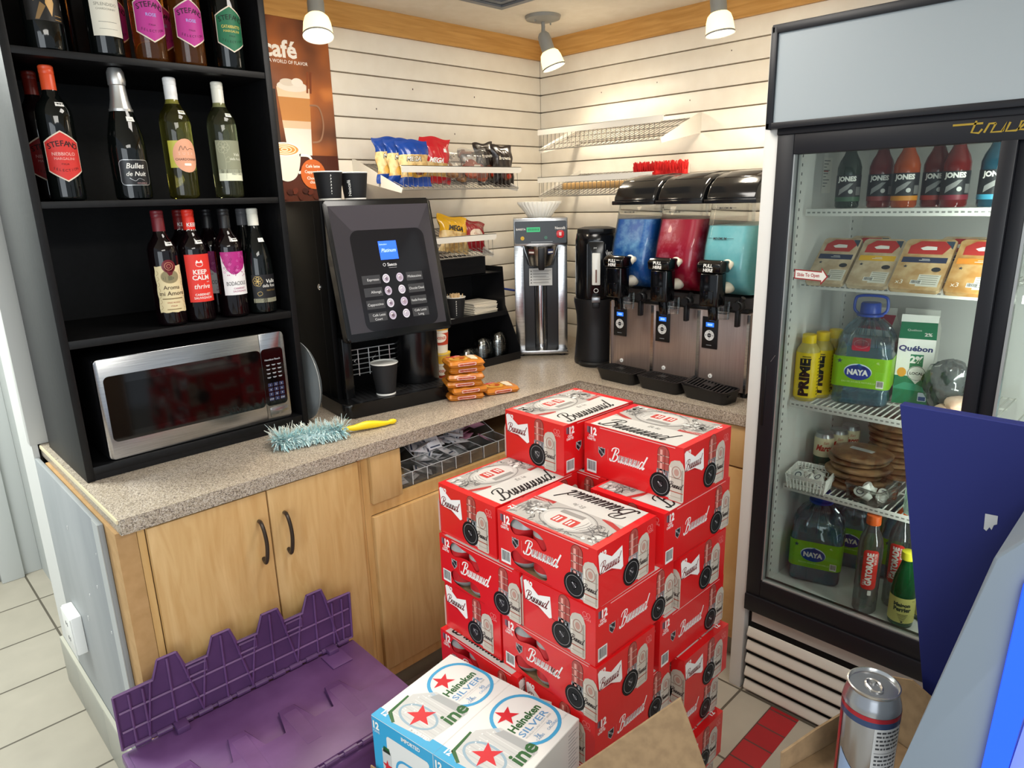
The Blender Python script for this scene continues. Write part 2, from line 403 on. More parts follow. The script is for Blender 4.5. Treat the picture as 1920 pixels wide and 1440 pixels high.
RAWW = nmat('raw_particle_board', 'B08A58', 'BC9564', (1, 1, 1), 30, 5, .7, .35, .65)
BRONZE = M('4A413A', .35, .7)
def pull(parent, x, y, z):
    O('handle', MB().use(BRONZE).tube(cat([(x, y, z - .053), (x - .004, y - .022, z - .056), (x - .002, y - .030, z - .035), (x, y - .032, z), (x - .002, y - .030, z + .035), (x - .004, y - .022, z + .056), (x, y, z + .053)], 5), .0052, 8), parent)
c = E('base_cabinet', 'maple two-door base cabinet under the microwave with bronze pulls', 'cabinet', (-1.89, -.735, 0))
bx = MB().use(RAWW).box(-.332, -.289, .002, .66, .02, .8755)
bx.use(MAPD).box(-.274, .308, .02, .7, .11, .8755).box(-.288, -.2725, 0, .02, .09, .8755).box(.292, .309, 0, .02, .11, .8755).box(-.272, .292, .001, .02, .11, .15)
O('carcass', bx, c)
O('toe_kick', MB().use(M('8C8878', .6)).box(-.274, .309, .065, .08, 0, .11), c, 'grey tiled plinth')
for x0, x1, hx, in ((-.271, .0155, -.012), (.0195, .290, .058)):
    d = O('door', MB().use(MAPLE).box(x0, x1, -.018, .0, .135, .872, .0015), c); pull(d, hx, -.018, .745)
c = E('drawer_cabinet', 'maple corner base cabinet with open condiment bay and lower door', 'cabinet', (-1.2, -.735, 0))
bx = MB().use(MAPD).box(-.38, -.358, 0, .02, .11, .8755).box(-.358, .56, 0, .02, .683, .722).box(.30, .56, 0, .02, .11, .8755).box(-.38, .56, 0, .02, .11, .152)
bx.box(-.358, -.25, .001, .02, .722, .8755).use(RAWW).box(-.38, -.36, .02, .66, .11, .8755).box(-.36, .56, .02, .4, .70, .722).box(-.36, .56, .39, .4, .722, .8755).box(-.262, -.25, .02, .39, .722, .8755)
O('carcass', bx, c)
O('filler_panel', MB().use(MAPLE).box(-.357, -.252, -.017, 0, .724, .872, .001), c)
O('door', MB().use(MAPLE).box(-.36, .29, -.017, 0, .155, .682, .0015), c)
O('toe_kick', MB().use(M('8C8878', .6)).box(-.38, .56, .065, .08, 0, .11), c, 'grey tiled plinth')
c = E('side_cabinet', 'maple base cabinet beneath the frozen drink machine beside the cooler', 'cabinet', (-.6, -1.1, 0))
O('carcass', MB().use(MAPD).box(0, .58, -.355, .34, .1, .8755), c)
O('drawer_front', MB().use(MAPLE).box(-.018, 0, -.35, -.005, .735, .872, .0015).box(-.018, 0, .0, .335, .735, .872, .0015), c)
O('door', MB().use(MAPLE).box(-.018, 0, -.35, -.005, .14, .728, .0015), c)
O('door', MB().use(MAPLE).box(-.018, 0, 0, .335, .14, .728, .0015), c)
O('toe_kick', MB().use(M('8C8878', .6)).box(.05, .07, -.355, .34, 0, .1), c)

# condiment organiser in the open bay
og = E('condiment_organizer', 'clear acrylic divided organizer in the open cabinet bay', 'organizer', (-1.448, -.72, .7225))
ACR = glassmat('acrylic', 'F6F7F6', .10, 0, .05, 'C9C9C6')
mb = MB().use(ACR).box(0, .49, 0, .31, 0, .003).box(0, .49, 0, .003, .003, .045)
mb.box(0, .49, .085, .088, .003, .05)
mb.use(M('DDE1E1', .2)).tube([(0, .0015, .0455), (.49, .0015, .0455)], .0013, 6).tube([(0, .0865, .0505), (.49, .0865, .0505)], .0012, 6)  # pale tubes paint the bright glint along the acrylic edges
for x in (.001, .059, .117, .177, .236, .301, .361, .431, .488): mb.tube([(x, .0, .003), (x, .0, .0455)], .0011, 6).tube([(x, .002, .0425), (x, .086, .0465)], .001, 6)
for x in (.003, .133, .301, .488): mb.tube([(x, .088, .0505), (x, .26, .1255)], .0013, 6)
O('tray', mb, og)
for x in (0, .058, .116, .176, .235, .30, .36, .43, .487):
    O('divider', MB().use(ACR).prism([(x, .003, .003), (x, .085, .003), (x, .085, .045), (x, .003, .04)], (.0025, 0, 0)), og)
for x in (.002, .132, .30, .487):
    O('divider', MB().use(ACR).prism([(x, .088, .003), (x, .30, .003), (x, .30, .12), (x, .26, .125), (x, .088, .05)], (.0025, 0, 0)), og)
def packet_mesh(nm, base, ink, txt):
    mb = MB().use(M(base, .75)); rnd = random.Random(len(txt))
    def fn(u, v):
        b = math.sin(math.pi * u) * math.sin(math.pi * v); return ((u - .5) * .045, (v - .5) * .062, .0045 * b)
    mb.grid(fn, 6, 8); mb.grid(lambda u, v: (lambda q: (q[0], q[1], -q[2]))(fn(1 - u, v)), 6, 8)
    a = Art(); a.rect(-.017, .021, .017, .026, M(ink, .7)); a.text(txt, 0, -.004, .007, M(ink, .7), maxw=.034); a.rect(-.014, -.02, .014, -.0185, M(ink, .7))
    a.emit(mb, lambda u, v, w: (u, v, .0049 * math.cos(u * 40) * math.cos(v * 28) + w + .0004)); return mb.mesh(nm)
rnd = random.Random(11)
def heap(mesh, n, x0, x1, label, group, z0, zr, first):
    for i in range(n):
        x = x0 + (x1 - x0) * rnd.random(); y = -.655 + .15 * rnd.random(); h = z0 + zr * (i / n)
        o = bpy.data.objects.new('sugar_packet', mesh); o.location = (x, y, h)
        o.rotation_euler = (RAD(rnd.uniform(-35, 35)), RAD(rnd.uniform(-30, 30)), rnd.uniform(0, 6.3)); put(o, None, label, 'sugar packet', group, None)
heap(packet_mesh('sugar_packet', 'C9A775', '5A3A20', 'RAW'), 9, -1.425, -1.345, 'brown raw sugar packet in left compartment of the clear organizer', 'brown sugar packets in the organizer', .738, .03, 0)
heap(packet_mesh('sugar_packet', 'F6F6F8', '44506A', 'SUCRE'), 46, -1.285, -1.09, 'white paper sugar packet heaped in the clear organizer', 'white sugar packets in the organizer', .737, .075, 0)
heap(packet_mesh('sugar_packet', 'E3A9C2', '8A2A5A', 'SWEET'), 7, -1.08, -1.0, 'pink sweetener packet at right end of the clear organizer', 'pink sweetener packets', .75, .06, 0)
for i in range(8):
    o = bpy.data.objects.new('sugar_packet', bpy.data.meshes['sugar_packet.001']); o.location = (-1.42 + .05 * i, -.68 + .01 * (i % 2), .742); o.rotation_euler = (RAD(20), 0, .5 * i)
    put(o, None, 'white paper sugar packet in a small front cell of the organizer', 'sugar packet', 'sugar packets in the front cells', None)
# ------------------------------------------------------------------ black shelf unit, microwave
bk = E('shelf_unit', 'tall black wooden shelf unit holding wine bottles and a microwave', 'shelf unit', (-1.89, -.458, .9145))
O('side_panel', MB().use(BLKWOOD).box(-.311, -.293, 0, .40, 0, 1.362, .001), bk)
O('side_panel', MB().use(BLKWOOD).box(.289, .307, 0, .40, 0, 1.362, .001), bk)
O('back_panel', MB().use(BLKWOOD).box(-.293, .289, .385, .398, 0, 1.362), bk)
for z1, t in ((.036, .02), (.362, .02), (.690, .016), (1.0195, .016)):
    O('shelf_board', MB().use(BLKWOOD).box(-.293, .289, .002, .385, z1 - t, z1, .0008), bk)
O('bottom_rail', MB().use(BLKWOOD).box(-.293, .289, .004, .02, 0, .016), bk)

BP = {'bordeaux': [(.0005, .003), (.030, 0), (.0365, .004), (.0375, .010), (.0375, .188), (.0362, .203), (.031, .217), (.022, .229), (.0165, .240), (.0142, .252), (.0138, .296)],
      'burgundy': [(.0005, .003), (.032, 0), (.0385, .004), (.0395, .012), (.0395, .128), (.0375, .155), (.031, .188), (.0225, .218), (.0165, .24), (.0142, .258), (.0138, .294)],
      'sparkling': [(.0005, .003), (.034, 0), (.0415, .004), (.0425, .012), (.0425, .118), (.0400, .150), (.0320, .190), (.0235, .222), (.0185, .245), (.0160, .262), (.0150, .302)]}
def wine_glass(h, rough=.03, tr=0.0): return M(h, rough, 0, .6, 0, 0, tr, 1.42)
DARKG = wine_glass('0A0D0C'); DARKR = wine_glass('0E0608'); YEL = wine_glass('A8A24A', .01, .97); PALE = wine_glass('A9AB7C', .01, .97); PINK = wine_glass('B8702E', .02, .9)
TAGM = M('F2F1EA', .7)
def bottle(prof, glass, cap, label, x, y, z, rz, text, group=None, captext=None, foil=False, tag=True):
    b = E('wine_bottle', text, 'wine bottle', (x, y, z), rz, group); P = BP[prof]; H = P[-1][1]
    O('bottle_glass', MB().use(glass).lathe(P, 32), b, sharp=50)
    mb = MB().use(M(cap, .35 if not foil else .3, .8 if foil else 0))
    if foil:
        mb.lathe([(.0262, .212), (.0205, .238), (.0180, .262), (.0175, .270), (.0195, .272), (.0200, .282), (.0190, .300), (.0150, .310), (.001, .312)], 28, wav=lambda i, a: .03 * math.sin(9 * a + i * 2) if i > 3 else .008 * math.sin(7 * a + i))
        mb.lathe([(.0268, .210), (.0268, .216)], 28)
    else:
        mb.lathe([(.0151, .236), (.0153, .280), (.0147, .2815), (.0153, .283), (.0156, .290), (.0150, .2915), (.0156, .293), (.0155, H + .002), (.0135, H + .0045), (.001, H + .005)], 24)
    if captext:
        for i, t in enumerate(captext):
            a = Art(); a.text(t, .004, .256 - i * .017, .010, WHITE, bold=.015); a.emit(mb, wrap(.01545, 0), .004)
    O('capsule', mb, b)
    if label:
        A = Art(); kind, r = label(A); lm = MB(); A.emit(lm, wrap(r), .006); O('label', lm, b)
    if tag:
        A = Art(); A.rect(-.010, 0, .010, .011, TAGM); A.up().rect(-.006, .0045, .004, .0055, M('8A8C8E', .7))
        if prof == 'bordeaux':
            lm = MB(); A.emit(lm, lambda u, v, w: ((.0335 + w - .35 * v) * math.sin(u / .033 + .35), -(.0335 + w - .35 * v) * math.cos(u / .033 + .35), .2105 + v * .8), .006)
        else:
            rr_ = .0272 if prof == 'burgundy' else .0335
            lm = MB(); A.emit(lm, lambda u, v, w: ((rr_ + .0006 + w - .36 * v) * math.sin(u / rr_ + .3), -(rr_ + .0006 + w - .36 * v) * math.cos(u / rr_ + .3), (.2045 if prof == 'burgundy' else .186) + v), .006)
        O('price_tag', lm, b)
    return b
def hexlab(fill, ink, mid, midcol, border='E9D9C4'):
    def f(A):
        hx = lambda s: [(0, .157 - (.157 - .1) * (1 - s)), (.040 * s, .1 + .033 * s), (.040 * s, .1 - .033 * s), (0, .1 - .057 * s), (-.040 * s, .1 - .033 * s), (-.040 * s, .1 + .033 * s)]
        A.poly(hx(1), M(border, .6)); A.up().poly(hx(.94), M(fill, .55)); A.up()
        for i, ch in enumerate('STEFANO'):
            t = (i - 3) / 3; A.text(ch, t * .026, .123 - .006 * t * t, .0125, M(ink, .6), bold=.02, rot=-t * .28)
        A.text(mid, 0, .102, .0075, M(midcol, .6), bold=.015, maxw=.05)
        if len(mid) > 7: A.text('MARGALINI', 0, .092, .006, M(midcol, .6), maxw=.05)
        A.text('ITALIA', 0, .081, .004, M(ink, .6))
        for i, ch in enumerate('SELECTION'):
            t = (i - 4) / 4; A.text(ch, t * .025, .066 + .005 * t * t, .006, M(ink, .6), rot=t * .25)
        return 'hex', .0382
    return f
def lab_bu(A):
    A.rect(-.036, .045, .036, .185, M('E8E3D2', .7)); A.up(); k = M('2B2B28', .6)
    A.rect(-.012, .125, -.007, .168, k); A.rect(-.004, .125, .001, .15, M('8A8578', .6)); A.rect(.005, .125, .0095, .155, k); A.rect(.0125, .125, .017, .155, k); A.rect(.004, .160, .010, .164, k)
    A.text('SPLENDIDO', 0, .110, .007, M('8E8A7C', .6)); A.text('CHARDONNAY', 0, .101, .0045, M('8E8A7C', .6)); A.rect(-.02, .075, .02, .0757, k); A.rect(-.02, .06, .02, .0605, k)
    return 'r', .0384
def lab_m(A):
    A.rect(-.042, .06, .042, .17, M('15120F', .5)); A.up(); g = M('D8A860', .4)
    A.poly([(-.036, .168), (.0, .168), (-.008, .118), (-.02, .098)], g); A.poly([(.004, .108), (.018, .108), (.020, .098), (.012, .070), (.002, .096)], g)
    A.poly([(-.036, .118), (-.026, .12), (-.022, .105), (-.034, .1)], g); A.poly([(-.022, .062), (-.014, .062), (.002, .09), (-.008, .098)], M('8A6A3C', .5))
    A.rect(.018, .072, .036, .073, g); A.rect(.018, .064, .036, .065, g); return 'r', .0406
def lab_susana(A):
    A.rect(-.038, .078, .0, .145, M('C4BE4A', .4)); A.up().ell(.006, .108, .034, .042, M('E9A987', .6)); A.up(); k = M('5B3A30', .6)
    A.line(cat([(-.012, .12), (-.006, .132), (-.002, .122), (.004, .131), (.008, .122), (.016, .126), (.026, .124)], 4), .0012, k)
    for i, ch in enumerate('SUSA'): A.text(ch, -.012 + i * .011, .110, .007, M('F1CDB8', .6))
    A.text('CHARDONNAY', .006, .096, .006, k, bold=.01); A.rrect(-.003, .083, .015, .089, .002, WHITE); return 'r', .0384
def lab_valle(A):
    A.rect(-.037, .065, .037, .150, M('8E9077', .65)); A.rect(-.037, .045, .037, .075, M('E6E8CC', .65)); A.up(); g = M('B9B79A', .6)
    for q in range(6): A.ring(-.017 + .008 * math.cos(q), .132 + .008 * math.sin(q), .008, .008, .0008, g, 14)
    A.line([(-.018, .122), (-.014, .1), (-.017, .05)], .0008, g); A.line(cat([(-.015, .10), (-.006, .108), (-.004, .096), (-.014, .094)], 4), .0008, g)
    A.text('Valle', .018, .110, .008, M('E9E9D6', .6), shear=.15); A.text('della Rosa', .014, .099, .007, M('E9E9D6', .6), maxw=.034); A.text('PINOT GRIGIO', .016, .060, .005, M('4A4A3A', .6), maxw=.036)
    return 'r', .0384
def lab_rouge(A):
    s = M('C9C9C9', .3, .6); A.rrect(-.036, .035, .036, .095, .008, M('1B1B1E', .35)); A.up()
    A.line(rr(-.036, .035, .036, .095, .010), .0012, s, True)
    A.text('Bulles', .0, .075, .013, WHITE, shear=.25, bold=.015); A.text('de Nuit', .0, .057, .011, WHITE, shear=.25, bold=.012)
    A.line(cat([(-.016, .052), (-.004, .045), (.006, .051), (.018, .046)], 4), .0009, s); A.text('MOUSSEUX', .012, .038, .0035, M('C09A9A', .5)); return 'r', .0430
def lab_aroma(A):
    c = M('E4D3A6', .7); k = M('4A3524', .65); P = []
    for i in range(40):
        t = i / 40 * 4; s = int(t); q = t - s; w = .0012 * math.sin(i * 1.9)
        P.append([(-.037 + .074 * q, .037 + w), (.037 + w, .037 + .122 * q), (.037 - .074 * q, .159 + w), (-.037 + w, .159 - .122 * q)][s])
    A.poly(P, c); A.up()
    for sx in (-1, 1):
        for i in range(7): A.line(cat([(sx * .034, .045 + i * .015), (sx * .028, .05 + i * .015), (sx * .031, .057 + i * .015)], 3), .0009, M('A88F5E', .7))
    A.ell(0, .131, .023, .018, M('B8A479', .7)); A.up().ell(0, .131, .0215, .0165, M('8F8463', .7)); A.ell(-.004, .127, .014, .006, M('6E6A50', .7), 12); A.up()
    A.text('Aroma', 0, .098, .0105, k, shear=.05, bold=.006); A.text('mi Amore', 0, .082, .0115, k, shear=.05, bold=.006); A.rect(-.026, .072, .026, .0745, M('8A7550', .7))
    A.text('VINO ROSSO', 0, .061, .004, M('A03A30', .7)); A.text('ITALIA', 0, .052, .004, M('A03A30', .7)); A.rect(-.018, .044, .018, .046, M('8A7550', .7))
    A.ell(0, .158, .017, .017, M('6B1420', .4)); A.poly([(-.013, .155), (.013, .155), (.006, .136), (-.002, .133)], M('6B1420', .4)); A.up().ring(0, .158, .010, .010, .0012, M('C9896A', .5), 18); A.ring(0, .158, .005, .005, .001, M('C9896A', .5), 12)
    return 'r', .0382
def lab_keep(A):
    A.rect(-.037, .055, .037, .183, M('E3352A', .55)); A.up(); w = M('F3E9E2', .6)
    A.ring(0, .156, .009, .006, .0014, w, 16); A.poly([(-.010, .160), (-.006, .168), (0, .161), (.006, .168), (.010, .160)], w)
    A.text('KEEP', 0, .130, .0125, w, bold=.03); A.text('CALM', 0, .115, .0125, w, bold=.03); A.text('and', .018, .107, .004, w); A.text('thrive', 0, .091, .0135, w, shear=.25, bold=.012)
    A.text('CABERNET', 0, .072, .0062, w, bold=.015); A.text('SAUVIGNON', 0, .063, .0062, w, bold=.015); return 'r', .0382
def lab_bod(A):
    A.rect(-.037, .063, .037, .183, M('EDEBEA', .6)); A.up(); p = M('B3277E', .5); r = random.Random(4)
    P = [(-.037, .183), (.037, .183), (.037, .150), (.028, .138), (.015, .128), (.0, .120), (-.012, .122), (-.022, .132), (-.030, .150), (-.037, .176)]
    A.poly(P[::-1], p); A.up()
    for i in range(40):
        x, y = r.uniform(-.034, .034), r.uniform(.112, .18)
        if y > .122 + .9 * max(0, x) * .5: A.ring(x, y, .0026, .0026, .0008, M('E07FBE', .5) if i % 2 else M('7B1458', .5), 9)
        else: A.ell(x, y, .0014, .0014, p, 8)
    A.text('BODACIOUS', 0, .090, .0115, M('222022', .6), w=.056); A.text('CABERNET', .006, .079, .005, M('A8286F', .6)); A.text('SAUVIGNON', .006, .071, .005, M('A8286F', .6)); return 'r', .0382
def lab_vdr(A):
    A.rect(-.039, .032, .039, .112, M('17171A', .5)); A.rect(-.039, .032, .039, .044, M('DAD7B8', .6)); A.up(); g = M('C7A763', .4, .6)
    for q in range(6): A.ring(-.022 + .007 * math.cos(q), .094 + .007 * math.sin(q), .0075, .0075, .0009, g, 14)
    A.line(cat([(-.026, .060), (-.016, .064), (-.012, .056), (-.022, .052), (-.026, .060)], 4), .0009, g)
    A.text('Valle', .016, .088, .0115, WHITE, bold=.01, shear=.1); A.text('della Rosa', .011, .076, .0095, WHITE, maxw=.042, shear=.1); A.text('PINOT NOIR', .016, .064, .005, g, maxw=.03); return 'r', .0402
Z3, Z2, Z1 = 1.2772, 1.6052, 1.9347
# bottom row
bottle('bordeaux', DARKR, '6E1F27', lab_aroma, -1.921, -.408, Z3, RAD(-4), 'red wine bottle with ornate cream label and red wax seal')
bottle('bordeaux', DARKR, '7C1A1A', lab_keep, -1.834, -.315, Z3, 0, 'red wine bottle with red cap half hidden behind the bright red label bottle', None, ('KEEP', 'CALM'))
bottle('bordeaux', DARKR, 'E0301F', lab_keep, -1.842, -.405, Z3, RAD(-2), 'front red wine bottle with bright red crown label on bottom wine shelf', None, ('KEEP', 'CALM'))
bottle('bordeaux', DARKR, '18181A', lab_bod, -1.757, -.315, Z3, 0, 'wine bottle with black cap hidden behind the magenta splash label bottle')
bottle('bordeaux', DARKR, '1B1B1C', lab_bod, -1.745, -.405, Z3, RAD(-2), 'front red wine bottle with white label splashed with magenta')
bottle('burgundy', DARKG, '6F7072', lab_vdr, -1.653, -.312, Z3, 0, 'dark wine bottle with grey cap behind the white capped bottle at right', tag=False)
bottle('burgundy', DARKG, 'E4E2D4', lab_vdr, -1.662, -.405, Z3, RAD(-3), 'dark wine bottle with white cap and black gold flower label')
# middle row
bottle('bordeaux', DARKR, '7A2016', hexlab('8E1B20', '2A0A0A', 'NEBBIOLO', 'C98A8A'), -2.128, -.31, Z2, 0, 'wine bottle mostly hidden behind the orange capped bottle', tag=False)
bottle('bordeaux', DARKG, 'E2532B', hexlab('D9352F', '3A1010', 'NEBBIOLO', 'F0B3A8'), -2.113, -.41, Z2, RAD(-5), 'wine bottle with orange cap and red hexagonal label')
bottle('sparkling', DARKG, 'CFCFCD', lab_rouge, -1.965, -.405, Z2, RAD(-2), 'sparkling wine bottle with silver foil neck on middle shelf', None, None, True)
bottle('bordeaux', YEL, 'ECECEA', lab_susana, -1.840, -.405, Z2, RAD(-2), 'white wine bottle with round peach label', None, ('SUSA',))
bottle('bordeaux', PALE, 'E2E0D2', lab_valle, -1.718, -.405, Z2, RAD(-2), 'white wine bottle with olive flower label at right of middle shelf')
# top row
bottle('burgundy', DARKG, '1A1A1C', lab_m, -2.100, -.405, Z1, 0, 'dark wine bottle with black and gold label, leftmost on top shelf')
bottle('bordeaux', DARKG, '1A1A1C', None, -2.048, -.31, Z1, 0, 'unlabelled dark wine bottle standing behind on the top shelf', tag=False)
bottle('bordeaux', DARKG, '222224', lab_bu, -1.972, -.405, Z1, RAD(-2), 'dark wine bottle with tall cream label on top shelf')
HR = hexlab('B8308C', '3A0A2C', 'ROSE', 'A9A6E6'); HG = hexlab('1F6B48', '0D2A1C', 'CATARRATTO', 'D9C35A')
bottle('bordeaux', PINK, 'C98A6A', HR, -1.930, -.315, Z1, 0, 'rose wine bottle behind, between the cream label bottle and front rose bottle')
bottle('bordeaux', PINK, 'C98A6A', HR, -1.872, -.405, Z1, RAD(-3), 'front rose wine bottle with magenta label beside the cream label bottle')
bottle('bordeaux', PINK, 'C98A6A', HR, -1.815, -.310, Z1, 0, 'rose wine bottle standing behind the gap of the two front rose bottles')
bottle('bordeaux', PINK, 'C98A6A', HR, -1.776, -.405, Z1, RAD(-3), 'front rose wine bottle with magenta label beside the green label bottle')
bottle('bordeaux', DARKG, '1A1A1C', HG, -1.672, -.405, Z1, RAD(-3), 'dark wine bottle with green hexagonal label on top shelf')

# microwave
mw = E('microwave', 'stainless steel front microwave oven in the black shelf unit', 'microwave', (-1.885, -.445, .9512))
O('housing', MB().use(M('141416', .4)).box(-.253, .253, .014, .33, .0, .266, .006), mw)
for x in (-.22, .22): O('foot', MB().use(BLACK).box(x - .015, x + .015, .03, .06, -.0005, .004), mw)
mwd = MB().use(STEEL).prism([(p[0], 0, p[1]) for p in []] or [(q[0], 0, q[1]) for q in [(.1788, .002), (.1788, .268)] + rr(-.253, .002, -.15, .268, .012)[6:18]], (0, .014, 0), .0008)
O('door', mwd, mw)
cp = O('control_panel', MB().use(STEEL).prism([(p[0], 0, p[1]) for p in []] or [(q[0], 0, q[1]) for q in rr(.2, .002, .255, .268, .012)[:6] + [(.1796, .268), (.1796, .002)] + rr(.2, .002, .255, .268, .012)[18:]], (0, .014, 0), .0008), mw)
wn = MB().use(M('060607', .06, 0, .7)).prism([(p[0], -.0015, p[1]) for p in rr(-.238, .048, .178, .222, .014)], (0, .0018, 0))
O('window', wn, mw, 'dark glass window')
wn2 = MB().use(M('040404', .07)).prism([(p[0], -.0018, p[1]) for p in rr(-.19, .07, .11, .2, .004)], (0, .0004, 0)); O('window_mesh', wn2, mw)
A = Art(); A.rrect(.1795, .048, .247, .222, .012, M('060607', .08)); A.up(); w = M('C9CBD2', .6); bl = M('2A3050', .5)
A.text('Hamilton Beach', .213, .186, .0055, w, maxw=.05)
for i in range(4):
    for j in range(3): A.rect(.191 + j * .0175, .172 - i * .0125, .203 + j * .0175, .1732 - i * .0125, w); A.rect(.193 + j * .0175, .1700 - i * .0125, .201 + j * .0175, .1708 - i * .0125, w)
for i in range(4):
    for j in range(3):
        x, z = .1975 + j * .0175, .112 - i * .0145; A.rrect(x - .007, z - .0055, x + .007, z + .0055, .0012, bl)
A.up()
for i, t in enumerate('123456789'): A.text(t, .1975 + (i % 3) * .0175, .1095 - (i // 3) * .0145, .005, WHITE)
for j, t in enumerate(('STOP', '0', 'START')): A.text(t, .1975 + j * .0175, .066, .004, WHITE, maxw=.013)
mb = MB(); A.emit(mb, front(0, -.001, 0)); O('keypad', mb, cp)
O('door_button', MB().use(STEEL).prism([(p[0], -.003, p[1]) for p in rr(.188, .012, .246, .040, .005)], (0, .0035, 0), .0012), cp)

# glass turntable plate standing on edge beside the shelf unit
pl = MB().use(nmat('dusty_glass', '8C9294', 'A2A7A8', (1, 1, 1), 6, 3, .25, .35, .65)).lathe([(.001, 0), (.10, 0), (.113, .002), (.126, .010), (.1265, .0125), (.113, .0055), (.1, .004), (.001, .004)], 48, T=RY(RAD(-90)))
pl.use(M('7A8082', .3)).lathe([(.112, -.001), (.1125, .0002), (.114, -.0008)], 48, T=RY(RAD(-90)))
O('turntable_plate', pl, None, 'round grey glass turntable plate on edge between shelf unit and coffee machine', 'plate', loc=(-1.545, -.388, 1.0418), rz=RAD(-3))

# poster
def posterbg():
    m, nt, p = nodes('poster_print'); N = nt.nodes; L = nt.links
    tc = N.new('ShaderNodeTexCoord'); no = N.new('ShaderNodeTexNoise'); no.inputs['Scale'].default_value = 7; no.inputs['Detail'].default_value = 1.5
    cr = N.new('ShaderNodeValToRGB'); e = cr.color_ramp.elements; e[0].position = .3; e[0].color = lin('472414'); e[1].position = .75; e[1].color = lin('D98440')
    q = e.new(.5); q.color = lin('8A4E2A'); q = e.new(.63); q.color = lin('A85E2C')
    L.new(tc.outputs['Object'], no.inputs['Vector']); L.new(no.outputs[0], cr.inputs[0]); L.new(cr.outputs[0], p.inputs['Base Color']); p.inputs['Roughness'].default_value = .35; return m
ps = E('poster', 'tall brown coffee poster on slat wall behind the shelf unit', 'poster', (-1.31, -.008, 1.592))
O('sheet', MB().use(posterbg()).box(-.19, .187, -.001, .001, 0, .605), ps)
A = Art(); br_ = M('4A2012', .4); A.rect(-.19, 0, .187, .16, br_); A.up(); w = M('F6F2EC', .4)
A.text('Neocafé', .060, .480, .056, w, bold=.03, w=.265, al='r'); A.text('A WORLD OF FLAVOR', .098, .460, .0115, w, bold=.01, w=.145, al='r')
A.poly([(-.03, .385), (.095, .385), (.082, .16), (-.01, .16)][::-1], M('E6DCD2', .4)); A.up()
A.poly([(-.03, .385), (.095, .385), (.093, .352), (-.028, .352)][::-1], M('E9CFAE', .4)); A.poly([(-.028, .352), (.093, .352), (.089, .275), (-.021, .275)][::-1], M('C98A4C', .4)); A.poly([(-.021, .275), (.089, .275), (.087, .25), (-.019, .25)][::-1], M('DFC0A0', .4))
A.up().ell(.03, .388, .058, .018, M('E6DED2', .4)); A.up().ell(.012, .40, .028, .012, M('D9CDBE', .4)); A.up().ell(.05, .402, .022, .014, M('E9E1D6', .4)); A.up()
A.line([(.085, .37), (.093, .44)], .007, M('8A4522', .4)); A.line([(.098, .37), (.105, .44)], .007, M('7A3A1C', .4))
A.line(cat([(.09, .33), (.125, .325), (.138, .27), (.122, .215), (.088, .205)], 5), .006, M('9A7258', .3)); A.up()
A.rect(-.19, .2, -.035, .375, M('241A16', .4)); A.up(); A.text('Cappuccino', -.052, .285, .011, w, rot=math.pi / 2); A.rect(-.14, .375, -.05, .40, M('E8E2DA', .4))
A.up().poly(cat([(-.087, .176), (-.078, .125), (-.058, .085), (-.025, .070), (.010, .085), (.028, .125), (.037, .176)], 5), M('DDD6CC', .4)); A.line(cat([(.03, .16), (.07, .155), (.075, .115), (.02, .10)], 5), .009, M('EFEAE4', .4)); A.up()
A.ell(-.025, .178, .062, .024, M('EFE7DC', .4)); A.up().ell(-.025, .178, .053, .019, M('C98A44', .4)); A.up(); 
for k in (.042, .026, .012): A.ring(-.025, .178, k, k * .36, .0035, M('F0DDBE', .4), 20)
A.ell(.078, .095, .050, .052, M('C4622B', .4)); A.up()
for t, z in (('Café latte', .118), ('Cappuccino', .099), ('Chocolat', .077), ('chaud', .063)): A.text(t, .078, z, .0105, w, bold=.01, maxw=.078)
for k in range(9): A.ell(-.08 + .02 * k, .03 + .012 * math.sin(k * 2.2), .013, .010, M(['3A160D', '5B2516', '4A1D10'][k % 3], .4), 9, k)
mb = MB(); A.emit(mb, front(0, -.0012, 0)); O('print', mb, ps)
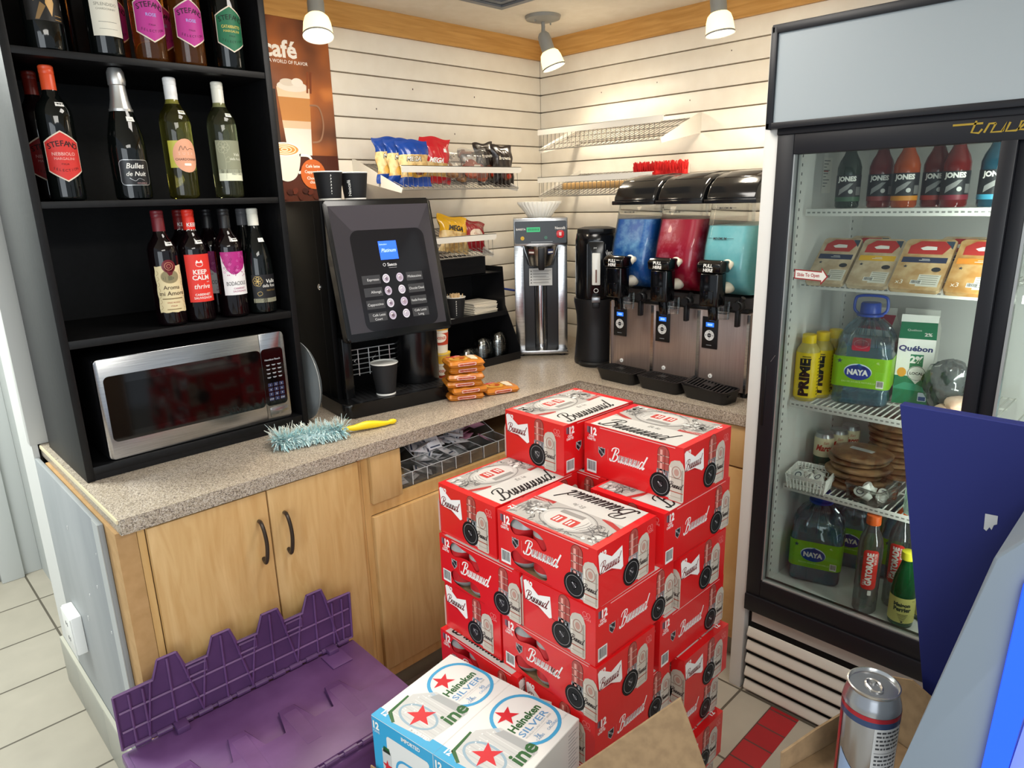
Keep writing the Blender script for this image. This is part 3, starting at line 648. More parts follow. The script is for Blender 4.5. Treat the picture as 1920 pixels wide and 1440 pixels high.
# ------------------------------------------------------------------ ceiling spot lamps (with their own light)
GLOW = M('FFF3D6', .4, emit=8); MESHG = M('FFE6AE', .4, emit=1.5); LAMPW = M('8F8F8A', .4)
def spot(loc, axis, label, power):
    t = E('spot_lamp', label, 'spot lamp', (loc[0], loc[1], 2.2798), 0, 'ceiling spot lamps')
    O('canopy', MB().use(LAMPW).lathe([(.001, -.022), (.04, -.020), (.068, -.012), (.072, -.002), (.072, 0)], 28).cyl((.045, 0, -.016), (.045, 0, -.026), .003, 8).cyl((-.045, 0, -.016), (-.045, 0, -.026), .003, 8), t)
    ax = Vector(axis).normalized(); j = Vector((0, 0, -.066)); Q = ax.to_track_quat('-Z', 'Y').to_matrix().to_4x4(); T = TR(j) @ Q @ Matrix.Scale(.84, 4)
    O('stem', MB().use(LAMPW).tube([(0, 0, -.015), (.002, 0, -.04), j], .0075, 10), t)
    O('socket', MB().use(LAMPW).lathe([(.001, .012), (.018, .008), (.028, -.005), (.031, -.03), (.031, -.075), (.033, -.082), (.001, -.083)], 24, T=T), t)
    sh = MB().use(MESHG).lathe([(.034, -.080), (.044, -.090), (.0505, -.110), (.0545, -.145), (.0555, -.156), (.0525, -.156), (.050, -.148), (.043, -.112), (.036, -.092), (.030, -.082)], 32, T=T)
    sh.use(LAMPW).lathe([(.0535, -.150), (.0565, -.152), (.0565, -.158), (.0525, -.158)], 32, T=T, caps=False); O('shade', sh, t)
    O('bulb', MB().use(GLOW).lathe([(.001, -.085), (.026, -.086), (.038, -.110), (.046, -.140), (.040, -.147), (.001, -.150)], 24, T=T), t)
    l = bpy.data.lights.new('spot_lamp_light', 'SPOT'); l.energy = power; l.color = (1, .88, .70); l.spot_size = RAD(150); l.spot_blend = .9; l.shadow_soft_size = .035
    lo = bpy.data.objects.new('spot_lamp_light', l); COL.objects.link(lo); lo.parent = t; lo.matrix_local = T @ TR((0, 0, -.165))
    p = bpy.data.lights.new('bulb_spill', 'POINT'); p.energy = power * .085; p.color = (1, .88, .70); p.shadow_soft_size = .06
    po = bpy.data.objects.new('bulb_spill', p); COL.objects.link(po); po.parent = t; po.matrix_local = T @ TR((0, 0, -.20))
spot((-1.305, -.255), (-.16, -.26, -1), 'lit ceiling spot lamp in front of the brown coffee poster', 26)
spot((-.335, -.33), (.20, -.28, -1), 'lit ceiling spot lamp nearest the wall corner, tilted', 13)
spot((-.34, -1.10), (.02, -.12, -1), 'lit ceiling spot lamp left of the cooler sign', 19)

# ------------------------------------------------------------------ coffee machine
SH = M('0B0B0C', .22, spec=.5); SHM = M('070708', .55, spec=.12)
cm = E('coffee_machine', 'black bean to cup coffee machine with tilted touch panel', 'coffee machine', (-1.452, -.42, .9145), RAD(-8.2))
O('housing', MB().use(SHM).prism([(0, .0, .0), (0, .0, .678), (0, .385, .678), (0, .385, 0)], (.018, 0, 0), .003).box(.018, .40, .12, .385, 0, .25, .003).box(.018, .40, .03, .385, .25, .676, .003).use(SH).box(.018, .05, -.03, .12, .045, .25, .004), cm)
pv = Vector((0, .11, .429)).normalized(); pn = Vector((1, 0, 0)).cross(pv)
pf = frame((.0, -.11, .25), (1, 0, 0), pv)
pan = MB().use(SH).prism([tuple(pf(p[0], p[1], 0)) for p in rr(.006, 0, .384, .443, .012)], tuple(-pn * .035), .006, 3)
pan.use(SHM).prism([(.03, -.08, .26), (.03, .03, .26), (.03, .03, .66), (.03, .005, .66)], (.33, 0, 0))
door = O('touch_panel', pan, cm)
A = Art(); g1 = M('3A373B', .12); A.poly([(.022, .024), (.366, .024), (.374, .424), (.022, .424)], g1); A.up()
A.poly([(.022, .424), (.374, .424), (.323, .345), (.085, .345)], M('464247', .12)); A.up(); A.rrect(.075, .024, .338, .345, .03, M('1C1B1E', .1)); A.up()
lb = M('3E3E40', .25); tw = M('D8D8D8', .5)
for i, (l, r) in enumerate((('Espresso', 'Mokaccino'), ('Allongé', 'Chocolat Chaud'), ('Cappuccino', 'Vanille Française'), ('Café Latté|Court', 'Café Latté|Long'))):
    z = .187 - i * .0395
    A.rect(.090, z - .014, .153, z + .014, lb); A.rect(.246, z - .014, .306, z + .014, lb)
for i, (l, r) in enumerate((('Espresso', 'Mokaccino'), ('Allongé', 'Chocolat Chaud'), ('Cappuccino', 'Vanille Française'), ('Café Latté|Court', 'Café Latté|Long'))):
    z = .187 - i * .0395; A.l = 4
    for t, xx, al in ((l, .148, 'r'), (r, .276, 'c')):
        q = t.split('|')
        if len(q) == 1: A.text(t, xx, z - .004, .0085, tw, al=al, maxw=.054)
        else: A.text(q[0], xx, z + .002, .0078, tw, al=al, maxw=.054); A.text(q[1], xx - (.012 if al == 'r' else 0), z - .011, .0078, tw, al=al)
A.text('Saeco', .203, .226, .0105, tw, bold=.02); A.ring(.176, .231, .0045, .0045, .0014, tw, 14); A.rect(.19, .220, .218, .2207, tw)
mb = MB(); A.emit(mb, pf); O('panel_print', mb, door)
for i in range(4):
    for j, x in enumerate((.173, .222)):
        z = .187 - i * .0395; A = Art(); cup = [M('D9D6E0', .3), M('C9BFD0', .3)][(i + j) % 2]
        A.ell(x, z, .0125, .0145, cup, 24); A.up().ring(x, z, .0085, .009, .0018, M('8D7B8E', .3), 18); A.ell(x + .001, z - .001, .0055, .006, M(['7A6A7C', 'A08B98', '6E5A66', 'B9AEBE'][(i * 2 + j) % 4], .3), 14); A.up().ell(x - .003, z + .004, .003, .002, WHITE, 8)
        mb = MB(); A.emit(mb, lambda u, v, w: pf(u, v, w + .0012)); O('drink_button', mb, door)
A = Art(); A.rect(.167, .247, .231, .307, M('2F62E8', .3, emit=.9)); A.up(); A.text('Selection', .170, .294, .0055, M('A9C4FF', .3, emit=1), al='l'); A.text('Platinum', .199, .271, .0125, M('B9D0FF', .3, emit=1), shear=.25, maxw=.05)
mb = MB(); A.emit(mb, lambda u, v, w: pf(u, v, w + .001)); O('display', mb, door, 'lit blue display')
O('dispenser', MB().use(SH).lathe([(.08, .05), (.082, .06), (.082, .245), (.001, .25)], 28, c=(.325, .055, 0)).box(.25, .40, .06, .12, .05, .25).box(.15, .25, .03, .12, .225, .255, .004), cm)
tray = MB().use(SH).prism([(p[0], p[1], 0) for p in rr(-.018, -.098, .395, .13, .03)], (0, 0, .047), .007, 3)
O('drip_tray', tray, cm)
gr = MB().use(M('1B1B1D', .4)).prism([(p[0], p[1], .0465) for p in rr(.03, -.088, .385, .115, .02)], (0, 0, .002))
gr.use(M('050505', .5))
for k in range(17): gr.box(.045 + k * .019, .052 + k * .019, -.07, .10, .0482, .0489)
for k in (.02, .034, .046): gr.tube([(.20 + k * 1.1 * math.cos(a * .3), .0 + k * math.sin(a * .3), .0492) for a in range(21)], .002, 5, True)
O('drip_grill', gr, cm)
wr = MB().use(M('D9D9D9', .3, .6))
x0, x1, y0, z0, z1 = .066, .262, .052, .105, .19
wr.tube([(x0, y0, z0), (x1, y0, z0), (x1, y0, z1), (x0, y0, z1)], .0018, 6, True)
for k in range(1, 5): wr.tube([(x0, y0, z0 + k * .017), (x1, y0, z0 + k * .017)], .0015, 5)
for k in range(1, 5): wr.tube([(x0 + k * .039, y0 - .001, z0 - .006), (x0 + k * .039, y0 - .001, z1)], .0018, 5)
for cx in (x0 + .039, x0 + .105): wr.tube([(cx - .016, y0 - .002, .15), (cx, y0 - .002, .164), (cx + .016, y0 - .002, .15), (cx, y0 - .002, .136)], .0013, 5, True)
for xx in (x0, x1): wr.tube([(xx, y0, z0 + .03), (xx, .125, z0 + .03)], .0018, 6)
O('wire_guard', wr, cm)
O('lock', MB().use(CHROME).cyl((-.004, .06, .41), (.001, .06, .41), .010, 16).cyl((-.007, .06, .41), (-.003, .06, .41), .006, 12), cm)
O('seam', MB().use(M('000000', .6)).box(-.0006, .0002, .058, .0605, .0, .66), cm)
# cups
def papercup(name, label, x, y, z, h=.092, r0=.031, r1=.0425, rz=0, txt=None, flip=False, group=None, fillw=True):
    c = E(name, label, 'paper cup', (x, y, z), rz, group)
    body = [(r0, .005), (r0 + (r1 - r0) * .5, h * .5), (r1, h - .003)]
    inn = [(r1 - .0015, h - .003), (r0, .012), (.001, .011)]
    if flip: body = [(r1, .004), (r0, h)]; inn = []
    O('sleeve', MB().use(M('1A1A1C', .65)).lathe(body, 32, caps=False), c)
    w = MB().use(WHITE)
    if not flip:
        w.lathe([(r1, h - .004), (r1 + .0018, h - .002), (r1 + .001, h), (r1 - .0015, h - .003)] + inn[1:], 32); w.lathe([(.001, .001), (r0 - .002, 0), (r0 + .0005, 0), (r0, .0055)], 32)
    else:
        w.lathe([(r1 + .002, 0), (r1 + .0025, .004), (r1, .005)], 32); w.lathe([(r0, h - .001), (r0 - .001, h + .003), (r0 - .004, h - .002), (.001, h - .003)], 32)
    O('rim', w, c)
    if txt:
        A = Art(); mb = MB(); rm = r0 + (r1 - r0) * .5
        if txt == 'V':
            for i, ch in enumerate('NEOCAFE'[::-1]): A.ell(0, .02 + i * .0095, .0012, .002, WHITE, 8)
            for i in range(6): A.line([(-.002, .025 + .0095 * i), (.002, .028 + .0095 * i)], .0012, WHITE)
        else: A.text(txt, 0, .012, .011, WHITE, rot=math.pi / 2, bold=.02, al='l', maxw=.07)
        A.emit(mb, lambda u, v, w: (lambda q: (q * math.cos(-math.pi / 2 + u / rm), q * math.sin(-math.pi / 2 + u / rm), v))(body[0][0] + (body[-1][0] - body[0][0]) * v / h + .0007 + w), .004)
        O('print', mb, c)
    return c
lx = lambda x, y: (-1.452 + x * math.cos(RAD(-8.2)) - y * math.sin(RAD(-8.2)), -.42 + x * math.sin(RAD(-8.2)) + y * math.cos(RAD(-8.2)))
p = lx(.150, -.050); papercup('paper_cup', 'black paper cup with white rim on the coffee machine drip tray', p[0], p[1], .9635, .108, .032, .0445)
papercup('paper_cup', 'black paper cup standing on top of the coffee machine, left one', -1.343, -.30, 1.5935, .090, .036, .0455, RAD(-20), 'V')
papercup('paper_cup', 'black paper cup standing on top of the coffee machine, right one with vertical lettering', -1.247, -.30, 1.5935, .088, .036, .0455, RAD(-50), 'Neocafé')

# ------------------------------------------------------------------ feather duster
du = E('duster', 'fluffy pale blue duster with yellow plastic handle on the worktop', 'duster', (-1.56, -.625, .9145), RAD(-14))
O('handle', MB().use(M('F2D21C', .35)).tube(cat([(-.02, 0, .016), (.03, 0, .014), (.07, .0, .016), (.11, .0, .012), (.135, .0, .010), (.15, .004, .010), (.168, .005, .010)], 4), [.008, .008, .0085, .0085, .009, .010, .011, .012, .0125, .0125, .012, .011, .010, .009, .008, .0075, .007, .0065, .006, .007, .008, .0085, .008, .006, .004][:25], 12), du)
fl = MB(); rnd = random.Random(8); cols = [M('CBE3E3', .95), M('D9EBEA', .95), M('AFD8DC', .95), M('D2D4CB', .95), M('C0C3B9', .95)]
for k in range(2600):
    t = rnd.random(); x = -.195 + .195 * t; a = rnd.uniform(-.25, 3.39); L_ = rnd.uniform(.03, .052) * (1.15 if t < .12 else 1) * (1 + .15 * math.sin(k * .7))
    fl.use(cols[rnd.choice((0, 0, 1, 2)) if a < 1.45 else rnd.choice((1, 3, 3, 4))])
    d = Vector((rnd.uniform(-.45, .3), -math.cos(a), max(.05, math.sin(a)) * .75)).normalized(); p0 = Vector((x, 0, .012)); sd = Vector((-d.y, d.x, rnd.uniform(-.8, .8))).normalized() * rnd.uniform(.0012, .0024)
    cu_ = Vector((rnd.uniform(-.4, .4), rnd.uniform(-.3, .3), rnd.uniform(-.2, .5))); pts = [p0 + d * L_ * q + cu_ * L_ * q * q * .5 - Vector((0, 0, .012 * q ** 3)) for q in (0, .35, .7, 1)]
    for p in pts: p.z = max(p.z, .0015)
    fl.add([pts[0] - sd, pts[0] + sd, pts[1] + sd, pts[1] - sd, pts[2] + sd, pts[2] - sd, pts[3] + sd * .5, pts[3] - sd * .5], [(0, 1, 2, 3), (3, 2, 4, 5), (5, 4, 6, 7)])
fl.use(cols[1]).ball((-.10, -.004, .016), .022, (4.2, 1.3, .7), 16)
O('fluffy_head', fl, du, sharp=180)

# ------------------------------------------------------------------ noodle packets
def noodle_mesh():
    mb = MB().use(M('C97A22', .28, coat=.3)); rnd = random.Random(3)
    def sh(u, v, s):
        x = (u - .5) * .128; y = (v - .5) * .098; e = min(1, (1 - abs(2 * u - 1)) * 9) ** .5; b = min(1, (1 - abs(2 * v - 1)) * 5) ** .6
        z = .0115 * e * b * (1 + .10 * math.sin(u * 19 + v * 7) * s + .06 * math.sin(v * 23)); return (x, y, .0118 + s * z)
    mb.grid(lambda u, v: sh(u, v, 1), 26, 14); mb.grid(lambda u, v: sh(1 - u, v, -1), 26, 14)
    a = Art(); a.rrect(-.034, -.007, .034, .0065, .0045, M('C9443A', .4)); a.up().rrect(-.0325, -.0055, .0325, .005, .004, M('EFCFC0', .4)); a.up().text('MR.NOODLES', 0, -.0033, .0062, M('B3201C', .4), maxw=.06, bold=.04)
    a.emit(mb, lambda u, v, w: (u, -.0475 + abs(v) * .35 - w * 2 - .0012, .0115 + v * .95))
    a = Art(); a.ell(-.015, 0, .034, .03, M('D9A848', .4)); a.up().ell(-.015, .0, .022, .018, M('B5541E', .4), 12); a.rect(.02, -.03, .045, .03, M('F0E2C6', .4)); a.rrect(-.05, .025, .0, .04, .004, M('C9302A', .4))
    a.up().text('MR.NOODLES', -.025, .029, .006, WHITE, maxw=.045); a.ell(-.02, .004, .010, .006, M('E8A94A', .4), 10)
    a.emit(mb, lambda u, v, w: (u, v, sh(u / .128 + .5, v / .098 + .5, 1)[2] + .0008 + w), .012, dv=.012)
    return mb.mesh('noodle_packet')
nm = noodle_mesh(); NG = 'noodle packets stacked beside the coffee machine'
for i in range(6):
    pos = ('bottom one of', 'second from bottom in', 'third from bottom in', 'third from top in', 'second from top in', 'topmost of')[i]
    o = bpy.data.objects.new('noodle_packet', nm); o.location = (-1.062 + .006 * math.sin(i * 2), -.602 + .005 * math.cos(i * 3), .9145 + .0238 * i); o.rotation_euler = (0, 0, RAD(-27 + 5 * math.sin(i * 1.7)))
    put(o, None, 'orange instant noodle packet, %s the stack by the coffee machine' % pos, 'noodle packet', None, None)
o = bpy.data.objects.new('noodle_packet', nm); o.location = (-.930, -.634, .9145); o.rotation_euler = (0, 0, RAD(-20)); put(o, None, 'single orange instant noodle packet lying right of the noodle stack', 'noodle packet', None, None)
for k, t in enumerate(('lower yellow and white instant noodle cup beside the coffee machine', 'upper yellow and white instant noodle cup stacked behind the noodle packets')):
    cn = E('noodle_cup', t, 'noodle cup', (-.998, -.398, .9145 + .1245 * k))
    O('cup_body', MB().use(M('E9E2D0', .5)).lathe([(.028, 0), (.031, .06), (.036, .118)], 28).use(M('DDA52A', .5)).lathe([(.0340, .085), (.0362, .116)], 28, caps=False).use(M('C2472A', .5)).lathe([(.0302, .03), (.0335, .075)], 28, caps=False), cn)
    A = Art(); A.ell(0, .058, .026, .017, M('EFE6D2', .5)); A.up().text('NOODLES', 0, .053, .010, M('C2472A', .5), maxw=.044, bold=.04); mb = MB(); A.emit(mb, lambda u, v, w: ((.0335 + w + .0008) * math.cos(u / .0335 - 2.2), (.0335 + w + .0008) * math.sin(u / .0335 - 2.2), v), .006); O('print', mb, cn)
    O('lid', MB().use(M('E8C34A', .4)).lathe([(.0362, .118), (.0385, .119), (.0385, .123), (.001, .124)], 28), cn)

# ------------------------------------------------------------------ black cup rack
cr = E('cup_organizer', 'black stepped cup and lid organizer beside the coffee machine', 'organizer', (-.505, -.03, .9145))
BP2 = M('121214', .35); prof = [(0, 0), (-.30, 0), (-.30, .055), (-.215, .225), (-.205, .39), (-.06, .39), (0, .39)]
for x in (-.003, -.43): O('side_panel', MB().use(BP2).prism([(x, a, b) for a, b in prof], (.003, 0, 0)), cr)
O('back_panel', MB().use(BP2).box(-.43, 0, -.003, 0, 0, .39), cr)
for y0, z in ((-.298, .004), (-.225, .190), (-.195, .365)): O('shelf_board', MB().use(BP2).box(-.43, -.003, y0, -.003, z, z + .004), cr)
O('front_lip', MB().use(BP2).box(-.43, -.003, -.301, -.298, .0, .032), cr)
O('front_lip', MB().use(BP2).box(-.43, -.003, -.228, -.225, .185, .206), cr)
tb = MB().use(BP2)
for a in ((-.36, -.10, -.205, -.202, .369, .44), (-.36, -.10, -.06, -.057, .369, .44), (-.36, -.357, -.202, -.06, .369, .44), (-.103, -.1, -.202, -.06, .369, .44), (-.24, -.237, -.202, -.06, .369, .43), (-.36, -.10, -.205, -.057, .369, .372)): tb.box(*a)
O('bin', tb, None, 'black divided empty bin on top of the cup organizer', 'bin', loc=(-.505, -.03, .9147))
sc = papercup('paper_cup', 'black paper cup full of wooden stir sticks on the organizer shelf', -.752, -.205, 1.1093, .092, .031, .0415, RAD(-35), 'V')
rnd = random.Random(4)
stk = MB().use(M('D9B98A', .7)).box(-.0028, .0028, -.0006, .0006, 0, .09).mesh('stir_stick')
for k in range(38):
    a = k * 2.4; r = .032 * math.sqrt((k + .5) / 38)
    o = bpy.data.objects.new('stir_stick', stk); o.location = (-.752 + r * math.cos(a) * .8, -.205 + r * math.sin(a) * .8, 1.123); o.rotation_euler = (r * math.sin(a) * -3.2, r * math.cos(a) * 3.2, rnd.uniform(0, 3)); put(o, None, 'pale wooden stir stick in the black paper cup on the organizer', 'stir stick', 'stir sticks in the cup', None)
npk = MB().use(M('E3D9C6', .85)).box(-.066, .066, -.06, .06, 0, .0030, .0008, 1).mesh('napkin')
for k in range(15):
    o = bpy.data.objects.new('napkin', npk); o.location = (-.592 + .003 * math.sin(k * 2.1), -.155 + .002 * math.cos(k), 1.1086 + .0034 * k); o.rotation_euler = (0, 0, RAD(2 * math.sin(k * 1.3))); put(o, None, 'cream paper napkin in the stack on the organizer shelf', 'napkin', 'stacked napkins', None)
DOME = glassmat('dome_plastic', 'F3F5F5', .18, .08)
dm = MB().use(DOME).lathe([(.047, 0), (.047, .004), (.043, .006), (.041, .022), (.032, .041), (.016, .051), (.001, .053)], 28).mesh('dome_lid')
for i, (x, n) in enumerate(((-.742, 4), (-.655, 9), (-.560, 11))):
    for k in range(n):
        o = bpy.data.objects.new('dome_lid', dm); o.location = (x, -.265 + .02, .923 + k * .0062); put(o, None, 'clear plastic dome lid in the %s stack of the organizer' % ('left low', 'middle', 'right tall')[i], 'cup lid', '%s lid stack' % ('left', 'middle', 'right')[i], None)
for k in range(5):
    o = bpy.data.objects.new('cup_cover', bpy.data.meshes.get('cup_cover') or MB().use(M('E8E2D6', .6)).lathe([(.04, 0), (.041, .004), (.036, .009), (.001, .008)], 24).mesh('cup_cover')); o.location = (-.858, -.19, 1.1093 + .0095 * k); put(o, None, 'cream cup lid stacked left of the stir stick cup', 'cup lid', 'cream cup lids on the organizer', None)

# ------------------------------------------------------------------ coffee brewer in the corner
bwr = E('coffee_brewer', 'tall stainless steel coffee brewer in the wall corner', 'coffee brewer', (-.41, -.37, .9145), RAD(-45))
hd = MB().use(STEEL).box(-.113, .113, -.0, .20, .475, .588, .003); O('head', hd, bwr)
A = Art(); A.rrect(-.108, .484, .108, .575, .006, M('1E2124', .3)); A.up()
A.rect(-.058, .531, -.002, .550, M('2FA86B', .4, emit=.5)); A.text('BARISTA', -.082, .539, .008, WHITE, maxw=.04, bold=.02); A.text('Neocafé', .082, .540, .012, WHITE, maxw=.042, bold=.01)
A.up(); 
for k in range(8): A.rect(-.052 + k * .006, .536, -.049 + k * .006, .546, M('0D5A34', .4))
A.ell(-.076, .506, .008, .008, M('B9912E', .4, .5)); A.ell(.022, .507, .007, .007, M('3A6A58', .4)); A.rect(-.04, .489, .05, .4915, M('8A8F94', .5)); A.text('o', -.076, .5035, .006, BLACK)
mb = MB(); A.emit(mb, front(0, 0, 0)); O('control_panel', mb, bwr)
O('switch', MB().use(M('C4252B', .3)).prism([(p[0], -.008, p[1]) for p in rr(.066, .505, .098, .536, .010)], (0, .008, 0), .003).use(M('E9C9C4', .4)).box(.077, .087, -.0095, -.008, .514, .528, .001), bwr, 'red rocker switch')
O('side_rail', MB().use(STEEL).box(-.113, -.073, .03, .20, .02, .475, .002), bwr); O('side_rail', MB().use(STEEL).box(.073, .113, .03, .20, .02, .475, .002), bwr)
O('column', MB().use(M('111113', .3)).box(-.073, .073, .09, .20, .02, .475).use(CHROME).lathe([(.03, .02), (.03, .475)], 28, c=(0, .10, 0)), bwr)
O('base', MB().use(STEEL).box(-.113, .113, -.0, .20, .008, .024, .003).use(BLACK).cyl((-.09, .02, 0), (-.09, .02, .009), .012).cyl((.09, .02, 0), (.09, .02, .009), .012).cyl((.09, .18, 0), (.09, .18, .009), .012).cyl((-.09, .18, 0), (-.09, .18, .009), .012), bwr)
bs = O('basket', MB().use(STEEL).lathe([(.02, .385), (.050, .388), (.056, .395), (.072, .462), (.074, .474), (.001, .474)], 36, c=(0, .035, 0)), bwr)
O('basket_handle', MB().use(BLACK).prism([(-.014, -.062, .470), (-.014, -.040, .475), (-.014, -.030, .40), (-.014, -.055, .375)], (.028, 0, 0), .005), bs)
A = Art()
for s in (-1, 1): A.rect(s * .040 - .012, .440, s * .040 + .012, .462, M('5A2A26', .5) if s < 0 else M('2A3358', .5)); 
A.up()
for s in (-1, 1): A.rect(s * .040 - .010, .445, s * .040 + .010, .452, WHITE)
mb = MB(); A.emit(mb, lambda u, v, w: (u, .035 - math.sqrt(max(0, (.0735 - (.468 - v) * .24) ** 2 - u * u)) - w - .0012, v), .006); O('warning_sticker', mb, bs)
A = Art(); A.rrect(-.05, .300, .05, .375, .003, M('D9D8D3', .6)); A.up(); kk = M('5E5C58', .7)
for k in range(5):
    A.poly([(-.045, .360 - k * .0125), (-.037, .360 - k * .0125), (-.041, .367 - k * .0125)], kk)
    A.rect(-.033, .364 - k * .0125, .044 - .01 * (k % 3), .3655 - k * .0125, kk); A.rect(-.033, .3605 - k * .0125, .036, .3618 - k * .0125, kk)
mb = MB().use(M('D9D8D3', .6)).box(-.05, .05, .0601, .062, .30, .375); A.emit(mb, front(0, .060, 0)); O('warning_plate', mb, bwr)
# paper coffee filters on top
cf = MB().use(M('EFEBDF', .85)); 
for k in range(3):
    cf.lathe([(.001, .001 + k * .004), (.050, .0 + k * .004), (.060, .018 + k * .004), (.092, .058 + k * .003), (.0905, .0585 + k * .003), (.0585, .0195 + k * .004), (.049, .0015 + k * .004), (.001, .003 + k * .004)], 120, wav=lambda i, a: .032 * math.sin(30 * a) if 2 <= i <= 5 else 0)
O('coffee_filters', cf, None, 'nested white fluted paper coffee filters on top of the brewer', 'coffee filter', loc=(-.352, -.312, 1.5032), sharp=180)
O('blue_hose', MB().use(M('243C8A', .4)).tube(cat([(-.50, -.12, 1.20), (-.46, -.11, 1.20), (-.40, -.12, 1.19), (-.36, -.16, 1.18)], 5), .005, 8), None, 'thin blue water hose behind the coffee brewer', 'hose')
# thermal server
th = E('coffee_server', 'tall black thermal coffee server with sight glass on a stand', 'coffee server', (-.345, -.615, .9145), RAD(-52))
O('stand', MB().use(M('151517', .4)).lathe([(.088, 0), (.090, .01), (.088, .03), (.078, .15), (.080, .2), (.090, .255), (.090, .27), (.001, .27)], 36), th)
O('drip_pad', MB().use(BLACK).lathe([(.070, .0), (.072, .012), (.066, .018), (.001, .016)], 30, c=(0, -.045, 0)).lathe([(.03, .017), (.034, .021), (.030, .019)], 20, c=(0, -.045, 0)), th)
O('vessel', MB().use(M('0E0E10', .18)).lathe([(.082, .27), (.084, .28), (.084, .50), (.080, .525), (.070, .538), (.001, .542)], 40), th)
O('lid', MB().use(BLACK).lathe([(.078, .528), (.076, .545), (.05, .552), (.001, .553)], 32).box(-.03, .03, -.085, -.03, .53, .548, .004), th)
fpl = MB().use(M('0B0B0C', .15)).prism([(p[0], -.088, p[1]) for p in rr(-.036, .275, .036, .50, .012)], (0, .03, 0), .003); O('front_panel', fpl, th)
O('sight_glass', MB().use(M('E4E3DA', .2)).box(-.016, .016, -.091, -.087, .33, .455, .003).use(M('6A3A22', .3)).box(-.003, .003, -.0925, -.0905, .34, .39), th, 'white sight glass with coffee level')
O('tap', MB().use(M('8F9092', .3, .8)).box(-.017, .017, -.112, -.08, .263, .285, .003).use(BLACK).box(-.013, .013, -.105, -.08, .24, .265, .003), th)
A = Art(); A.text('Neocafé', .068, .445, .020, WHITE, bold=.02, maxw=.075)
for k in range(5): A.ell(.06 + .006 * k, .40 - .022 * k, .006, .010, M('8A4A22', .5), 8, k)
A.text('joe', -.004, .472, .007, WHITE, al='c'); A.ring(0, .308, .008, .008, .002, WHITE, 14)
mb = MB(); A.emit(mb, lambda u, v, w: ((.0885 + w) * math.sin(u / .0845), -(.0885 + w) * math.cos(u / .0845), v) if abs(u) < .036 else ((.0845 + w) * math.sin(u / .0845), -(.0845 + w) * math.cos(u / .0845), v), .006); O('print', mb, th)
# ------------------------------------------------------------------ frozen drink machine
sm = E('slush_machine', 'three bowl frozen drink machine with blue, red and aqua slush', 'slush machine', (-.475, -.79, .9145), RAD(-90))
SSB = nmat('satin_steel', 'A8958C', 'B8A59C', (60, 1, 1), 5, 3, .36, .3, .7, 0, .72)  # pinkish base colour holds the brown surroundings reflected in the steel
O('base_cabinet', MB().use(SSB).box(0, .561, 0, .45, .02, .288, .003), sm)
for x in (.02, .54):
    for y in (.03, .42): O('foot', MB().use(BLACK).cyl((x, y, 0), (x, y, .021), .012, 12), sm)
for a_, b_ in ((0, .006), (.184, .196), (.371, .383), (.552, .561)): O('seam_strip', MB().use(STEEL).box(a_, b_, -.006, .0, .02, .285), sm)
O('chassis', MB().use(M('3A3533', .4)).box(.01, .551, .03, .45, .288, .334, .003).use(BLACK).box(.01, .551, .0, .03, .288, .300, .002), sm)
def bowlsec(z, g=0):
    P = [(.338, .035), (.352, .0), (.385, -.028), (.43, -.040), (.50, -.030), (.57, -.008), (.645, .012)]
    if z <= P[0][0]: f = P[0][1]
    else:
        f = P[-1][1]
        for (a, b), (c, d) in zip(P, P[1:]):
            if a <= z <= c: t = (z - a) / (c - a); f = b + (d - b) * t; break
    return f + g
def bowl(mb, cx, hw, z0, z1, g, n=14, cap0=True, cap1=True):
    rings = []
    for i in range(n + 1):
        z = z0 + (z1 - z0) * i / n; f = bowlsec(z, g); sh = .9 if z < .345 else 1
        rings.append([(x, y, z) for x, y in rr(cx - hw * sh, f, cx + hw * sh, .36 - g, .032, 5)])
    m = len(rings[0]); vs = [p for r in rings for p in r]
    fs = [(i * m + k, i * m + (k + 1) % m, (i + 1) * m + (k + 1) % m, (i + 1) * m + k) for i in range(n) for k in range(m)]
    if cap0: fs.append(list(range(m - 1, -1, -1)))
    if cap1: fs.append(list(range(n * m, n * m + m)))
    mb.add(vs, fs)
BOWLM = glassmat('bowl_plastic', 'F2F4F4', .09)
def slushmat(nm, c1, c2):
    m, nt, p = nodes(nm); N = nt.nodes; L = nt.links
    tc = N.new('ShaderNodeTexCoord'); no = N.new('ShaderNodeTexNoise'); no.inputs['Scale'].default_value = 11; no.inputs['Detail'].default_value = 8; no.inputs['Roughness'].default_value = .68
    cr = N.new('ShaderNodeValToRGB'); e = cr.color_ramp.elements; e[0].position = .47; e[0].color = lin(c1); e[1].position = .68; e[1].color = lin(c2)
    L.new(tc.outputs['Object'], no.inputs['Vector']); L.new(no.outputs[0], cr.inputs[0]); L.new(cr.outputs[0], p.inputs['Base Color']); p.inputs['Roughness'].default_value = .3; return m
LIQ = [(slushmat('blue_slush', '1A5CA6', '7DAFD2'), .586, 'blue slush'), (slushmat('red_slush', 'A81634', 'D98A9C'), .586, 'red slush'), (slushmat('aqua_slush', '77C3C8', '8FCFD2'), .566, 'aqua slush')]
DOM = M('151516', .14, spec=.6); SPOUT = M('E6DFCB', .45)
